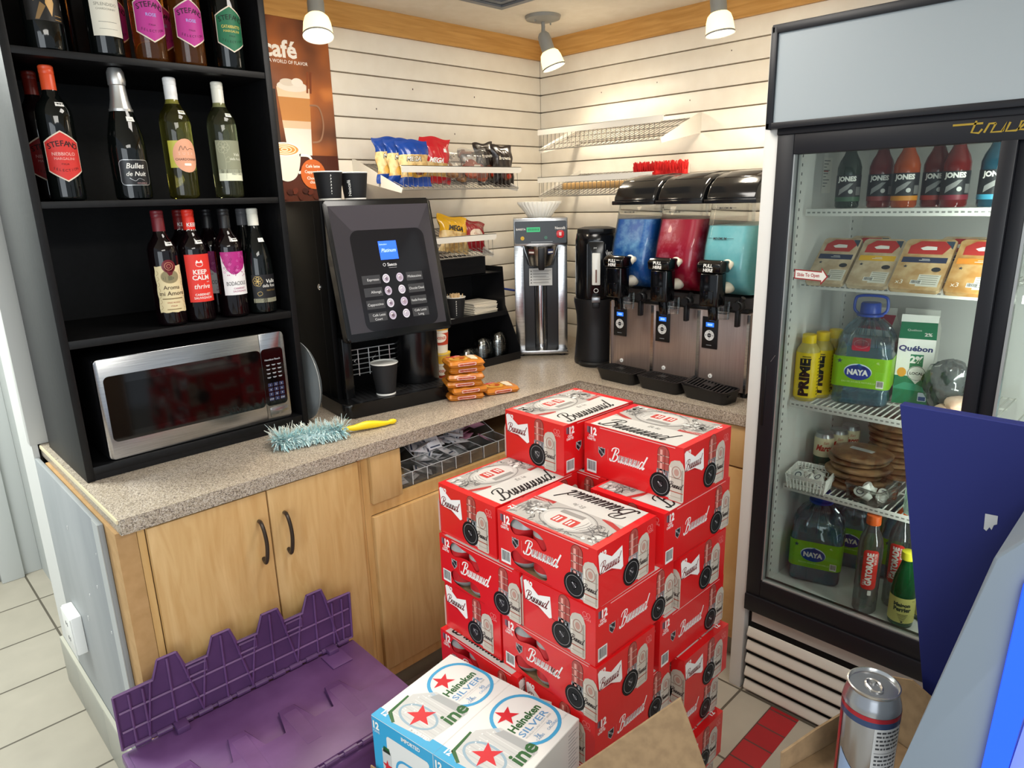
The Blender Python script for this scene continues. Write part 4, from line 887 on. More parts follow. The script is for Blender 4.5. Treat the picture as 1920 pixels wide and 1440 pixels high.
for i in range(3):
    cx = .0935 + .187 * i
    b = MB().use(BOWLM); bowl(b, cx, .083, .338, .645, 0, 16, False, False); bo = O('bowl', b, sm)
    lm, lv, tx = LIQ[i]; b = MB().use(lm); bowl(b, cx, .0800, .345, lv, .004, 14); O('slush', b, bo, tx)
    A = Art(); k = M('2B2F33', .5); zz = (.607, .607, .618)[i]
    A.text('MAXIMUM', cx - .018, zz, .007, k, bold=.02); A.rect(cx - .055, zz + .003, cx - .042, zz + .0042, k); A.rect(cx + .006, zz + .003, cx + .02, zz + .0042, k)
    if i == 2: A.text('MINIMUM', cx - .018, .523, .008, k, bold=.02); A.rect(cx - .06, .5265, cx - .042, .5275, k); A.rect(cx + .006, .5265, cx + .03, .5275, k)
    b = MB(); A.emit(b, lambda u, v, w: (u, bowlsec(v) - .0006 - w, v), .02, dv=.01); O('level_mark', b, bo)
    prof = [(-.004, .642), (.002, .665), (.020, .695), (.055, .720), (.10, .733), (.16, .738), (.37, .738), (.37, .642)]
    O('lid', MB().use(DOM).prism([(cx - .089, a, z) for a, z in prof], (.178, 0, 0), .011, 3).prism([(cx - .055, a, z + .003) for a, z in ((.05, .715), (.10, .733), (.16, .739), (.34, .739), (.34, .70), (.05, .70))], (.11, 0, 0), .003).box(cx - .0905, cx + .0905, -.008, .372, .636, .650, .003), sm)
    fx = cx + .002
    fc = O('tap_body', MB().use(BLACKG).box(fx - .033, fx + .033, -.115, -.062, .318, .425, .006, 3).box(fx - .018, fx + .018, -.118, -.113, .33, .37, .002), sm)
    O('pull_handle', MB().use(BLACKG).prism([(fx - .042, -.118, .425), (fx - .042, -.124, .452), (fx - .042, -.105, .466), (fx - .042, -.060, .462), (fx - .042, -.058, .425)], (.084, 0, 0), .006, 3), fc)
    O('trigger', MB().use(BLACKG).prism([(fx - .016, -.09, .318), (fx - .016, -.07, .318), (fx - .012, -.075, .27), (fx - .012, -.088, .27)], (.030, 0, 0), .004), fc)
    A = Art(); A.text('PULL', fx, .4495 - .4495, .0105, WHITE, bold=.03, shear=.1); A.text('HERE', fx, -.014, .0105, WHITE, bold=.03, shear=.1)
    pfm = frame((0, -.1245, .4455), (1, 0, 0), (0, .0, 1)); b = MB(); A.emit(b, lambda u, v, w: pfm(u, v - .001, w)); O('lettering', b, fc)
    O('piston', MB().use(SPOUT).lathe([(.001, -.085), (.016, -.082), (.023, -.072), (.024, -.062), (.020, -.056), (.014, -.05), (.014, .0), (.024, .004), (.024, .016), (.001, .016)], 20, T=TR((fx + .03, -.01, .448)) @ RX(RAD(-90)) @ Matrix.Scale(.74, 4)), fc, 'cream spout piston')
    O('nozzle', MB().use(SPOUT).lathe([(.014, -.06), (.016, -.03), (.019, -.02), (.020, 0), (.014, .01)], 20, T=TR((fx + .016, -.01, .372)) @ RX(RAD(-90))), fc, 'cream nozzle')
    O('spout', MB().use(CLEAR).lathe([(.020, .272), (.021, .33)], 18, c=(fx + .018, -.045, 0)).box(fx + .0, fx + .036, -.062, -.03, .29, .325), fc)
    O('latch', MB().use(BLACK).ball((cx + .070, -.035, .318), .020, (1, .8, 1), 12).cyl((cx + .070, -.06, .318), (cx + .070, -.02, .318), .013, 12).box(cx + .062, cx + .076, -.05, -.03, .25, .315, .003).cyl((cx + .085, -.04, .345), (cx + .06, -.035, .31), .008, 8), sm)
    x0 = cx - .077; ct = O('control_pad', MB().use(M('121214', .35)).box(x0, x0 + .058, -.004, 0, .157, .266, .0015), sm)
    A = Art(); A.rect(x0 + .014, .232, x0 + .044, .247, M('2A6BD8', .3, emit=1.1)); A.ell(x0 + .028, .203, .018, .018, M('D9D9D6', .4)); A.up(); A.rect(x0 + .020, .236, x0 + .038, .243, M('8DB9FF', .3, emit=.8))
    A.ell(x0 + .028, .203, .0075, .0075, M('26262A', .4)); A.rect(x0 + .018, .168, x0 + .038, .170, M('8A8C90', .5))
    for q in range(4): A.poly([(x0 + .028 + .014 * math.cos(a) , .203 + .014 * math.sin(a)) for a in (q * 1.5708 - .12, q * 1.5708 + .12, q * 1.5708 + .0)], M('26262A', .4)); A.ell(x0 + .028 + .013 * math.cos(q * 1.5708), .203 + .013 * math.sin(q * 1.5708), .0018, .0018, M('26262A', .4), 8)
    A.up().text('HOLD', x0 + .028, .2015, .0032, WHITE)
    b = MB(); A.emit(b, front(0, -.004, 0)); O('pad_print', b, ct)
    O('mount_screw', MB().use(M('E6E6E2', .3)).lathe([(.0075, 0), (.0075, .002), (.001, .003)], 16, T=TR((cx - .040, -.0005, .062)) @ RX(RAD(90))).use(BLACK).lathe([(.003, .002), (.001, .0036)], 10, T=TR((cx - .040, -.0005, .062)) @ RX(RAD(90))), sm)
# drip trays (lift-off, one grille displaced)
for i in range(3):
    lab = ('left', 'middle', 'right')[i]; cy = -.79 - .0935 - .187 * i - .003
    t = E('drip_tray', 'black plastic drip tray under the %s slush bowl' % ('blue', 'red', 'aqua')[i], 'drip tray', (-.482 - .006 * i, cy, .9145), RAD(-90) + RAD((-4, -3, -5)[i]))
    b = MB().use(M('0F0F11', .4)); R0 = rr(-.078, -.083, .078, .0, .018, 4); R1 = rr(-.090, -.098, .090, .0, .020, 4); R2 = rr(-.086, -.094, .086, -.004, .018, 4); R3 = rr(-.075, -.08, .075, -.004, .015, 4); m = len(R0)
    vs = [(x, y, .0) for x, y in R0] + [(x, y, .046) for x, y in R1] + [(x, y, .046) for x, y in R2] + [(x, y, .004) for x, y in R3]
    fs = [list(range(m - 1, -1, -1))] + [(r * m + k, r * m + (k + 1) % m, (r + 1) * m + (k + 1) % m, (r + 1) * m + k) for r in range(3) for k in range(m)] + [list(range(3 * m, 4 * m))]
    b.add(vs, fs); O('pan', b, t)
    g = MB().use(M('151517', .4)); 
    g.box(-.082, .082, -.09, -.084, 0, .005).box(-.082, .082, -.012, -.006, 0, .005).box(-.084, -.078, -.09, -.006, 0, .005).box(.078, .084, -.09, -.006, 0, .005)
    for k in range(13): g.box(-.076 + k * .0118, -.0705 + k * .0118, -.086, -.01, .001, .0048)
    g.box(-.03, .01, -.055, -.028, .0035, .0055)
    go = O('grille', g, t); go.location = (0, 0, .0405)
    if i == 2: go.location = (-.006, .0, .046); go.rotation_euler = (RAD(4), RAD(8), RAD(9))

# ------------------------------------------------------------------ wire shelves hung on the slat walls
SHW = M('E9E4D8', .4); WIRE = M('8E897F', .4)
def wire_shelf(label, loc, rz, L_, dep, zback, zlip0, zlip1, zbot, pitch=.0225):
    s = E('wire_shelf', label, 'wire shelf', loc, rz); f = -dep
    O('front_lip', MB().use(SHW).prism([(.0, f, zlip0), (L_, f, zlip0), (L_ + .012, f, zlip0 + .008), (L_ + .012, f, zlip1), (0, f, zlip1)], (0, .003, 0)).box(0, L_ + .012, f, f + .012, zlip1 - .002, zlip1), s)
    w = MB().use(WIRE); n = int(L_ / pitch)
    for k in range(n + 1):
        x = .006 + (L_ - .012) * k / n; w.tube([(x, -.004, zback - .006), (x, f + .004, zbot), (x, f + .006, zlip0 + .004)], .0015, 5)
    for t in (.0, .33, .66): w.tube([(.004, -.006 + (f + .012) * t, zback - .008 + (zbot - zback + .004) * t), (L_ - .004, -.006 + (f + .012) * t, zback - .008 + (zbot - zback + .004) * t)], .0022, 6)
    w.tube([(.004, f + .004, zbot), (L_ - .004, f + .004, zbot)], .0025, 6); O('wire_grid', w, s)
    for x in (0, L_): O('side_bracket', MB().use(SHW).prism([(x, -.001, zback + .01), (x, -.001, zback - .066), (x, -.03, zback - .07), (x, f + .012, zbot - .012), (x, f + .004, zbot + .004), (x, -.02, zback + .008)], (.0022 if x == 0 else -.0022, 0, 0)), s)
    return s
wire_shelf('empty white wire shelf, upper one on the right slat wall', (0, -.245, 0), RAD(-90), .615, .285, 1.880, 1.840, 1.864, 1.780)
wire_shelf('lower white wire shelf on right slat wall, holding a red brush', (0, -.245, 0), RAD(-90), .575, .290, 1.690, 1.645, 1.668, 1.589)
wire_shelf('white wire shelf on left slat wall holding snack bags above the coffee machine', (-1.058, 0, 0), 0, .585, .315, 1.733, 1.682, 1.706, 1.624)
wire_shelf('low white wire shelf of snack bags just right of the coffee machine', (-1.005, 0, 0), 0, .395, .300, 1.475, 1.424, 1.448, 1.366)
# brush
br = E('bench_brush', 'wooden bench brush with bright red bristles on the lower right wire shelf', 'brush', (-.20, -.30, 1.628), RAD(-90))
O('handle', MB().use(M('C9A26A', .55)).box(0.02, .63, -.018, .018, -.014, .014, .006), br)
bs = MB().use(M('D21F1C', .6)); rnd = random.Random(6)
for k in range(520):
    x = .40 + .22 * rnd.random(); y = rnd.uniform(-.020, .020); bs.tube([(x, y, .008), (x + rnd.uniform(-.006, .006), y * 1.5 + rnd.uniform(-.004, .004), .075 + rnd.uniform(-.012, .006))], .0016, 3, caps=False)
bs.box(.40, .62, -.019, .019, .008, .045)
O('bristles', bs, br, 'red bristles', sharp=180)

# ------------------------------------------------------------------ snack bags
def pouch(w, h, d, mats, seed=1, art=None, crimp=.06, wr=.12):
    rnd = random.Random(seed); ph = [rnd.uniform(0, 6) for _ in range(6)]; mb = MB()
    def zz(u, v):
        e = max(0, 1 - abs(2 * u - 1) ** 3) ** .7; q = min(1, max(0, v - crimp) / .22, max(0, 1 - crimp - v) / .22); q = math.sin(q * math.pi / 2)
        return d / 2 * e * q * (1 + wr * math.sin(u * 11 + ph[0] + v * 5) * math.sin(v * 9 + ph[1])) + .002 * math.sin(u * 25 + ph[2] + v * 13) * q
    def sh(u, v, s):
        pinch = 1 - .10 * math.sin(math.pi * min(1, max(0, (v - crimp) / (1 - 2 * crimp)))); x = (u - .5) * w * pinch
        return (x + .004 * math.sin(v * 14 + ph[3]), -s * (zz(u, v) + .0006), v * h + .004 * math.sin(u * 8 + ph[4]) * (v > .9))
    nu, nv = 18, 22
    for j, (mt, v0, v1) in enumerate(mats):
        mb.use(mt); k = max(2, round(nv * (v1 - v0)))
        for s in (1, -1): mb.grid(lambda u, v: sh(u if s > 0 else 1 - u, v0 + (v1 - v0) * v, s), nu, k)
    if art:
        A = Art(); art(A); A.emit(mb, lambda u, v, q: (lambda p: (p[0], p[1] - .0012 - q, p[2]))(sh(u / w + .5, v / h, 1)), w / 16, dv=h / 18)
    return mb
def bag(name, label, cat_, mb, loc, rot, group=None): return O(name, mb, None, label, cat_, group, loc=loc) if rot is None else _bag(name, label, cat_, mb, loc, rot, group)
def _bag(name, label, cat_, mb, loc, rot, group):
    o = O(name, mb, None, label, cat_, group, loc=loc, sharp=60); o.rotation_euler = [RAD(a) for a in rot]; return o
BLUEF = M('1B3F8E', .25, coat=.3); REDF = M('C2222A', .25, coat=.3); CHIP = nmat('cracker_print', 'B08A4E', 'DCC187', (1, 1, 1), 40, 3, .35, .4, .6); YELF = M('D9A51E', .25, coat=.3)
def art_mega(A): A.text('MEGA', 0, .088, .018, M('1A1A1A', .4), bold=.04, shear=.15, maxw=.10); A.up().text('MEGA', -.001, .0885, .017, M('E8E4DA', .4), bold=.0, shear=.15, maxw=.098); A.ell(0, .05, .04, .02, M('C7962F', .4)); A.up().ell(.01, .05, .02, .012, M('6E3A22', .4), 14)
mega = pouch(.125, .165, .026, [(BLUEF, 0, .2), (CHIP, .2, .68), (BLUEF, .68, 1)], 3, art_mega).mesh('snack_bag')
for k in range(3):
    _bag('snack_bag', 'blue topped snack bag, %s of the three on the upper left wire shelf' % ('front one', 'middle one', 'rear one')[k], 'snack bag', mega, (-.965 - .022 * k, -.272 + .040 * k, 1.634 + .007 * k), (-9, 0, -14), None)
_bag('snack_bag', 'red snack bag next to the blue topped bags', 'snack bag', pouch(.13, .17, .04, [(REDF, 0, .15), (CHIP, .15, .45), (REDF, .45, 1)], 5, lambda A: (A.text('MEGA', 0, .075, .018, WHITE, bold=.04, shear=.15, maxw=.11), A.rect(.03, .115, .045, .128, WHITE))), (-.850, -.238, 1.645), (-7, 5, -12), None)
COOK = nmat('cookie_print', '7A4E2C', 'A87B4C', (1, 1, 1), 35, 4, .5, .4, .6)
def cookiebag(label, x, y, z, rot, col):
    b = E('cookie_bag', label, 'cookie bag', (x, y, z)); b.rotation_euler = [RAD(a) for a in rot]
    ck = MB().use(col).lathe([(.001, 0), (.034, .001), (.037, .006), (.032, .012), (.001, .014)], 18, wav=lambda i, a: .03 * math.sin(5 * a)).mesh('cookie')
    for i, (a, c, r) in enumerate(((-.028, .045, 65), (.028, .040, 80), (0, .062, 70))):
        o = O('cookie', ck, b); o.location = (a, -.012 + .010 * i, c); o.rotation_euler = (RAD(r), RAD(9 * i), 0)
    O('film', pouch(.135, .135, .062, [(FILM, 0, 1)], int(x * -100), lambda A: (A.rect(-.018, .045, .018, .068, M('C9C2B4', .5)), A.up().text('COOKIE', 0, .054, .006, M('8A2A22', .5), maxw=.03))), b, 'clear film wrapper'); return b
cookiebag('clear bag of brown cookies in the middle of upper left wire shelf', -.755, -.245, 1.640, (-22, 0, 4), COOK)
cookiebag('clear bag of cookies leaning left of the dark brownie bags', -.645, -.235, 1.644, (-8, 0, -6), M('A4533A', .6))
DKB = M('1F1512', .3, coat=.2)
abr = lambda A: (A.text('Brownie', 0, .105, .014, M('E7DFCF', .4), bold=.02, maxw=.075), A.ell(.005, .05, .03, .026, M('5A2E1A', .4)), A.up().ell(.012, .04, .014, .010, M('C23A22', .4), 10))
bm_ = pouch(.105, .165, .035, [(DKB, 0, 1)], 8, abr).mesh('brownie_bag')
_bag('brownie_bag', 'front dark brown snack bag at right end of the upper left wire shelf', 'snack bag', bm_, (-.508, -.262, 1.630), (-8, 2, -8), None)
_bag('brownie_bag', 'dark brown snack bag behind the front one at shelf right end', 'snack bag', bm_, (-.560, -.225, 1.640), (-6, -4, -2), None)
_bag('snack_bag', 'red snack bag peeking out beside the coffee machine', 'snack bag', pouch(.13, .155, .05, [(REDF, 0, 1)], 12, lambda A: (A.ell(.02, .09, .03, .02, WHITE), A.up().text('CHIPS', .02, .086, .010, M('B2222A', .4), rot=-.5))), (-.905, -.19, 1.395), (-8, -10, 6), None)
_bag('snack_bag', 'yellow snack bag on the low wire shelf', 'snack bag', pouch(.14, .15, .045, [(CHIP, 0, .55), (YELF, .55, 1)], 13, lambda A: (A.text('MEGA', 0, .085, .020, M('2A2018', .4), bold=.05, shear=.15, maxw=.12),)), (-.770, -.235, 1.380), (-18, 10, -8), None)
_bag('snack_bag', 'dark red snack bag at right end of the low wire shelf', 'snack bag', pouch(.12, .13, .045, [(M('8E1B22', .25, coat=.3), 0, 1)], 14, lambda A: (A.ell(0, .065, .035, .022, M('D9C9B4', .4)), A.up().text('Chips', 0, .06, .012, M('8E1B22', .4), shear=.2))), (-.655, -.225, 1.380), (-20, 14, -6), None)
# ------------------------------------------------------------------ glass door cooler
fr = E('cooler', 'tall black framed glass door drinks cooler with a blank white sign', 'cooler', (-.69, -1.463, 0), RAD(-90))
FW = M('DCDBD6', .5); FB = M('15161C', .42); FI = M('D6D6D2', .5)
b = MB().use(FW).box(0, .040, -.004, .68, .0, 1.99, .003).box(1.155, 1.195, 0, .68, 0, 1.99, .003).box(.04, 1.155, .03, .68, 1.72, 1.99)
b.use(FI).box(.04, .062, .03, .66, .33, 1.72).box(1.135, 1.155, .03, .66, .33, 1.72).box(.04, 1.155, .62, .66, .33, 1.72).box(.06, 1.135, .03, .62, 1.70, 1.72).box(.06, 1.135, .03, .62, .33, .358)
b.use(FW).box(.04, 1.155, .06, .66, .02, .33)
O('cabinet', b, fr)
st = MB().use(FI)
for y in (.085, .50):
    st.box(.062, .068, y, y + .022, .36, 1.70); st.use(M('3A3A3A', .6))
    for k in range(54): st.box(.0678, .0684, y + .008, y + .013, .40 + k * .024, .408 + k * .024)
    st.use(FI)
O('shelf_standard', st, fr)
A = Art(); A.rect(0, 0, .065, .10, M('E6E4DC', .7)); A.up(); 
for k in range(9): A.rect(.006, .09 - k * .009, .05 - .012 * (k % 3), .0925 - k * .009, M('777A7A', .7))
A.rect(.006, .06, .04, .064, M('B05A50', .7)); mb = MB(); A.emit(mb, lambda u, v, w: (.063 + w, .25 + u, 1.575 + v)); O('notice', mb, fr, 'white paper notice on inner cooler wall')
O('door_frame', MB().use(FB).box(.041, .087, -.012, .03, .33, 1.735, .003).box(.544, .575, -.0115, .028, .41, 1.74, .002).box(.087, 1.11, -.012, .03, 1.676, 1.735, .002).box(.087, 1.11, -.012, .03, .362, .418, .002).box(1.11, 1.155, -.012, .03, .36, 1.735, .003).box(.041, 1.155, -.018, .03, .306, .362, .003).box(.575, .606, .004, .03, .41, 1.74, .002), fr)
b = MB().use(M('B9BBB9', .3, .6)); 
for a in ((.087, .0905, -.008, .01, .418, 1.676), (.087, .544, -.008, .01, .418, .4215), (.606, .612, .0, .02, .418, 1.676)): b.box(*a)
O('glass_trim', b, fr)
O('door_glass', MB().use(PANE).box(.087, .544, .002, .005, .418, 1.676), fr)
O('door_glass', MB().use(PANE).box(.606, 1.11, .014, .017, .418, 1.676), fr)
sg = O('sign_box', MB().use(FB).box(.014, 1.19, -.030, .10, 1.742, 1.758, .002).box(.016, 1.19, -.030, .10, 1.973, 1.994, .002).box(.014, .031, -.030, .10, 1.742, 1.99, .002).box(1.172, 1.19, -.03, .10, 1.742, 1.99, .002).box(.041, 1.155, -.016, .03, 1.727, 1.744, .002), fr)
O('sign_panel', MB().use(M('A3ACB0', .4)).box(.030, 1.173, -.022, .02, 1.755, 1.975), sg, 'blank pale sign panel')
A = Art(); gd = M('B99A3E', .35, .6)
for pts in ([(-.13, .012), (-.072, .012)], [(-.085, .018), (-.092, -.006), (-.078, -.008), (-.072, .0)], [(-.068, -.008), (-.06, .010), (-.048, .010)], [(-.048, .010), (-.055, -.008), (-.036, -.008), (-.028, .010), (-.034, -.008)], [(-.022, .010), (-.028, -.008), (-.010, -.008), (-.0, .0), (.008, .011), (-.002, .010), (-.006, -.006), (.014, -.008)]): A.line(pts, .0042, gd)
mb = MB(); A.emit(mb, front(.578, -.0125, 1.704)); O('logo', mb, fr, 'gold script cooler logo')
A = Art(); A.poly([(0, 0), (.072, -.003), (.072, -.013), (.091, .010), (.072, .033), (.072, .023), (0, .026)], M('8E2024', .5)); A.up(); A.poly([(.003, .003), (.074, 0), (.074, -.006), (.0865, .010), (.074, .027), (.074, .020), (.003, .023)], M('DBDAD2', .6)); A.up().text('Slide To Open', .008, .0075, .0095, M('A3262A', .5), w=.060, al='l', bold=.02)
mb = MB(); A.emit(mb, front(.110, .001, 1.352)); O('door_sticker', mb, fr, 'Slide To Open arrow sticker')
O('finger_pull', MB().use(BLACK).box(.050, .058, -.0135, -.011, .92, 1.10, .001).use(SILV).tube([(.068, -.0125, 1.115), (.080, -.0125, 1.135)], .0008, 5), fr)
lv = MB().use(M('D6D2C8', .55))
for k in range(5):
    z = .012 + k * .049; lv.prism([(.055, -.010, z), (.055, -.013, z + .006), (.055, -.004, z + .033), (.055, .001, z + .032), (.055, -.005, z + .004)], (1.09, 0, 0), .001, 1)
lv.box(.055, 1.145, .016, .03, .25, .30)
O('louver_grille', lv, fr)
O('kick_shade_panel', MB().use(M('0C0C0D', .7)).box(.042, 1.155, .024, .06, 0, .306), fr)  # near-black panel paints the shade seen through the louver gaps
def cshelf(x0, x1, z):
    w = MB().use(M('E2E1DB', .45)); w.box(x0, x1, .135, .139, z - .020, z, .001)
    n = int((x1 - x0) / .0165)
    for k in range(n + 1): w.tube([(x0 + .004 + (x1 - x0 - .008) * k / n, .139, z - .003), (x0 + .004 + (x1 - x0 - .008) * k / n, .58, z - .003)], .0022, 5)
    for y in (.30, .45, .58): w.tube([(x0, y, z - .006), (x1, y, z - .006)], .003, 6)
    w.use(M('8A8A86', .6))
    for k in range(int((x1 - x0) / .014)): w.box(x0 + .006 + k * .014, x0 + .014 + k * .014, .1342, .135, z - .012, z - .008)
    O('shelf', w, fr)
SHZ = (1.533, 1.329, .967, .696)
for z in SHZ: cshelf(.07, .565, z); cshelf(.605, 1.13, z)
fl = bpy.data.lights.new('cooler_lamp', 'AREA'); fl.shape = 'RECTANGLE'; fl.size = .04; fl.size_y = 1.1; fl.energy = 3.4; fl.color = (.95, 1, .94)
fo = bpy.data.objects.new('cooler_lamp', fl); COL.objects.link(fo); fo.parent = fr; fo.location = (.575, .06, 1.1); fo.rotation_euler = (RAD(90), 0, RAD(20))
O('lamp_tube', MB().use(M('E8FBEA', .4, emit=1.2)).cyl((.585, .05, .5), (.585, .05, 1.62), .010, 10), fr, 'lit fluorescent tube')
F0 = RAD(-90)
# --- top shelf: sodas
def soda(x, y, label, liq, accent, group=None):
    s = E('soda_bottle', label, 'soda bottle', (x, y, SHZ[0] + .0005), F0 + RAD(10), group)
    O('bottle_glass', MB().use(liq).lathe([(.001, .002), (.028, 0), (.031, .005), (.031, .108), (.026, .125), (.017, .142), (.0125, .155), (.0125, .16), (.001, .16)], 24), s, sharp=50)
    A = Art(); k = M('1B1B1D', .5); A.rect(-.05, .030, .05, .088, k); A.up(); A.text('JONES', 0, .072, .0125, WHITE, bold=.05, maxw=.05)
    A.poly([(-.02, .034), (.004, .05), (.018, .066), (.008, .066), (-.018, .05)], M('8C8C8A', .5)); A.ell(.012, .044, .006, .006, M('C9C9C4', .5), 10); A.rect(-.05, .018, .05, .030, accent); A.rect(.026, .034, .045, .056, M('6C6C6A', .6))
    mb = MB(); A.emit(mb, wrap(.0313), .006); O('label', mb, s)
    O('cap', MB().use(accent).lathe([(.0145, .156), (.014, .166), (.001, .167)], 18), s); return s
gl = lambda h: M(h, .08, 0, .5, 0, 0, .25)
for x, y, h, a, t in ((-.49, -1.620, '2C3A30', '3A5A40', 'dark green soda bottle, leftmost at front of the top cooler shelf'), (-.45, -1.69, '7A2A26', '8A3530', 'dark red soda bottle behind the gap left of the orange soda'),
                      (-.49, -1.765, 'A84A20', 'C9821F', 'orange soda bottle with yellow band on the top cooler shelf'), (-.45, -1.825, '6E2418', 'A03020', 'brown red soda bottle behind, right of the orange soda'),
                      (-.49, -1.880, '701A14', '7A1E2C', 'dark red soda bottle at front of the top cooler shelf'), (-.49, -1.962, '1C4A5C', '3E9AB8', 'blue soda bottle at right of the top cooler shelf')):
    soda(x, y, t, gl(h), M(a, .45))
# --- second shelf: sliced meat packs
def meat(x, y, band, tint, label, lean=-42, rz=0, x3=False, w=.105):
    m = MB().use(tint).prism([(p[0], 0, p[1]) for p in rr(-w / 2, 0, w / 2, .175, .008)], (0, .014, 0), .003)
    A = Art(); A.poly([(-w * .38, .150), (-w * .2, .168), (w * .26, .168), (w * .42, .150), (w * .3, .122), (-w * .38, .122)], M('B8322C', .4)); A.poly([(w * .28, .168), (w * .46, .168), (w * .46, .140)], M('3A4A5A', .4)); A.rect(-w * .44, .092, w * .44, .111, band)
    A.ell(w * .3, .07, .011, .008, M('2A2A2C', .5), 14); A.rect(w * .02, .012, w * .44, .052, M('D6D2C4', .6)); A.up(); A.poly([(-.02, .143), (-.006, .150), (.018, .148), (.02, .137), (-.012, .136)], WHITE)
    A.rect(-.012, .099, .014, .1005, WHITE); A.rect(-.006, .1035, .012, .105, WHITE); A.star(-w * .32, .078, .006, M('2A2F3A', .5))
    for k in range(5): A.rect(w * .05, .047 - k * .007, w * .40, .049 - k * .007, M('8A877C', .6))
    A.barcode(-.012, .018, .014, .032, WHITE, BLACK)
    if x3: A.text('x3', -w * .32, .018, .014, M('EFE6D2', .5))
    mb = m; A.emit(mb, front(0, 0, 0)); o = O('meat_pack', mb, None, label, 'meat pack', None); o.location = (x, y, SHZ[1] + .001); o.rotation_euler = (RAD(lean), 0, F0 + RAD(rz)); return o
NV = M('2A3350', .45); T1 = nmat('vacuum_meat', 'B39B7A', 'CDB99A', (1, 1, 1), 25, 3, .22, .4, .6)
meat(-.570, -1.605, NV, T1, 'sliced meat pack with navy band, leftmost at front on second cooler shelf', -48)
meat(-.520, -1.665, NV, T1, 'sliced meat pack half hidden behind the leftmost navy band pack', -46)
meat(-.573, -1.718, M('D9A91F', .45), T1, 'sliced meat pack with yellow band on second cooler shelf', -48)
meat(-.585, -1.838, NV, nmat('vacuum_meat_tan', 'B58E5C', 'CDB083', (1, 1, 1), 25, 3, .22, .4, .6), 'large sliced meat pack marked x3 with navy band', -47, 0, True, .12)
meat(-.52, -1.90, NV, T1, 'sliced meat pack behind between the two packs marked x3', -45)
meat(-.590, -1.965, M('E08A2A', .45), nmat('vacuum_meat_orange', 'B98546', 'D0A76E', (1, 1, 1), 25, 3, .22, .4, .6), 'sliced meat pack marked x3 with orange band beside the cooler divider', -46, 0, True, .115)
# --- third shelf
def bottle_plain(name, label, cat_, x, y, z, prof, mat, capm, capz, art, r, rz=0, group=None, capr=.017):
    s = E(name, label, cat_, (x, y, z), F0 + RAD(rz), group); O('bottle_body', MB().use(mat).lathe(prof, 28), s, sharp=50)
    O('cap', MB().use(capm).lathe([(capr, capz[0]), (capr + .0006, capz[0] + .003), (capr, capz[1] - .002), (capr - .003, capz[1]), (.001, capz[1])], 26), s)
    if art: A = Art(); art(A); mb = MB(); A.emit(mb, wrap(r), .006); O('label', mb, s)
    return s
YL = M('E3C51C', .4)
def aprime(A):
    A.rect(-.09, .012, .09, .150, YL); A.up().text('PRIME', .008, .018, .028, BLACK, rot=math.pi / 2, al='l', bold=.06, w=.115)
    for k in range(12): A.rect(.036, .02 + k * .010, .052 + .006 * (k % 3), .023 + k * .010, M('5A5020', .5))
    A.rect(-.014, .130, .012, .134, M('5A5020', .5)); A.rect(-.014, .137, .01, .140, M('5A5020', .5))
pp = [(.001, .002), (.028, 0), (.0325, .006), (.0335, .02), (.0335, .145), (.031, .158), (.022, .172), (.0185, .178), (.001, .178)]
for x, y, t in ((-.515, -1.560, 'yellow sports drink bottle, front one at left of the third cooler shelf'), (-.455, -1.577, 'yellow sports drink bottle, second behind the front yellow one'), (-.395, -1.592, 'yellow sports drink bottle, rearmost of the three')):
    bottle_plain('drink_bottle', t, 'drink bottle', x, y, SHZ[2] + .0005, pp, M('B9A95A', .3), YL, (.176, .203), aprime, .0337, 20, None, .0195)
JUG = glassmat('jug_plastic', 'EEF6FA', .14, .03); WATER = glassmat('jug_water', 'DDEEF7', .05, .05, .22, 'A9D3E6')
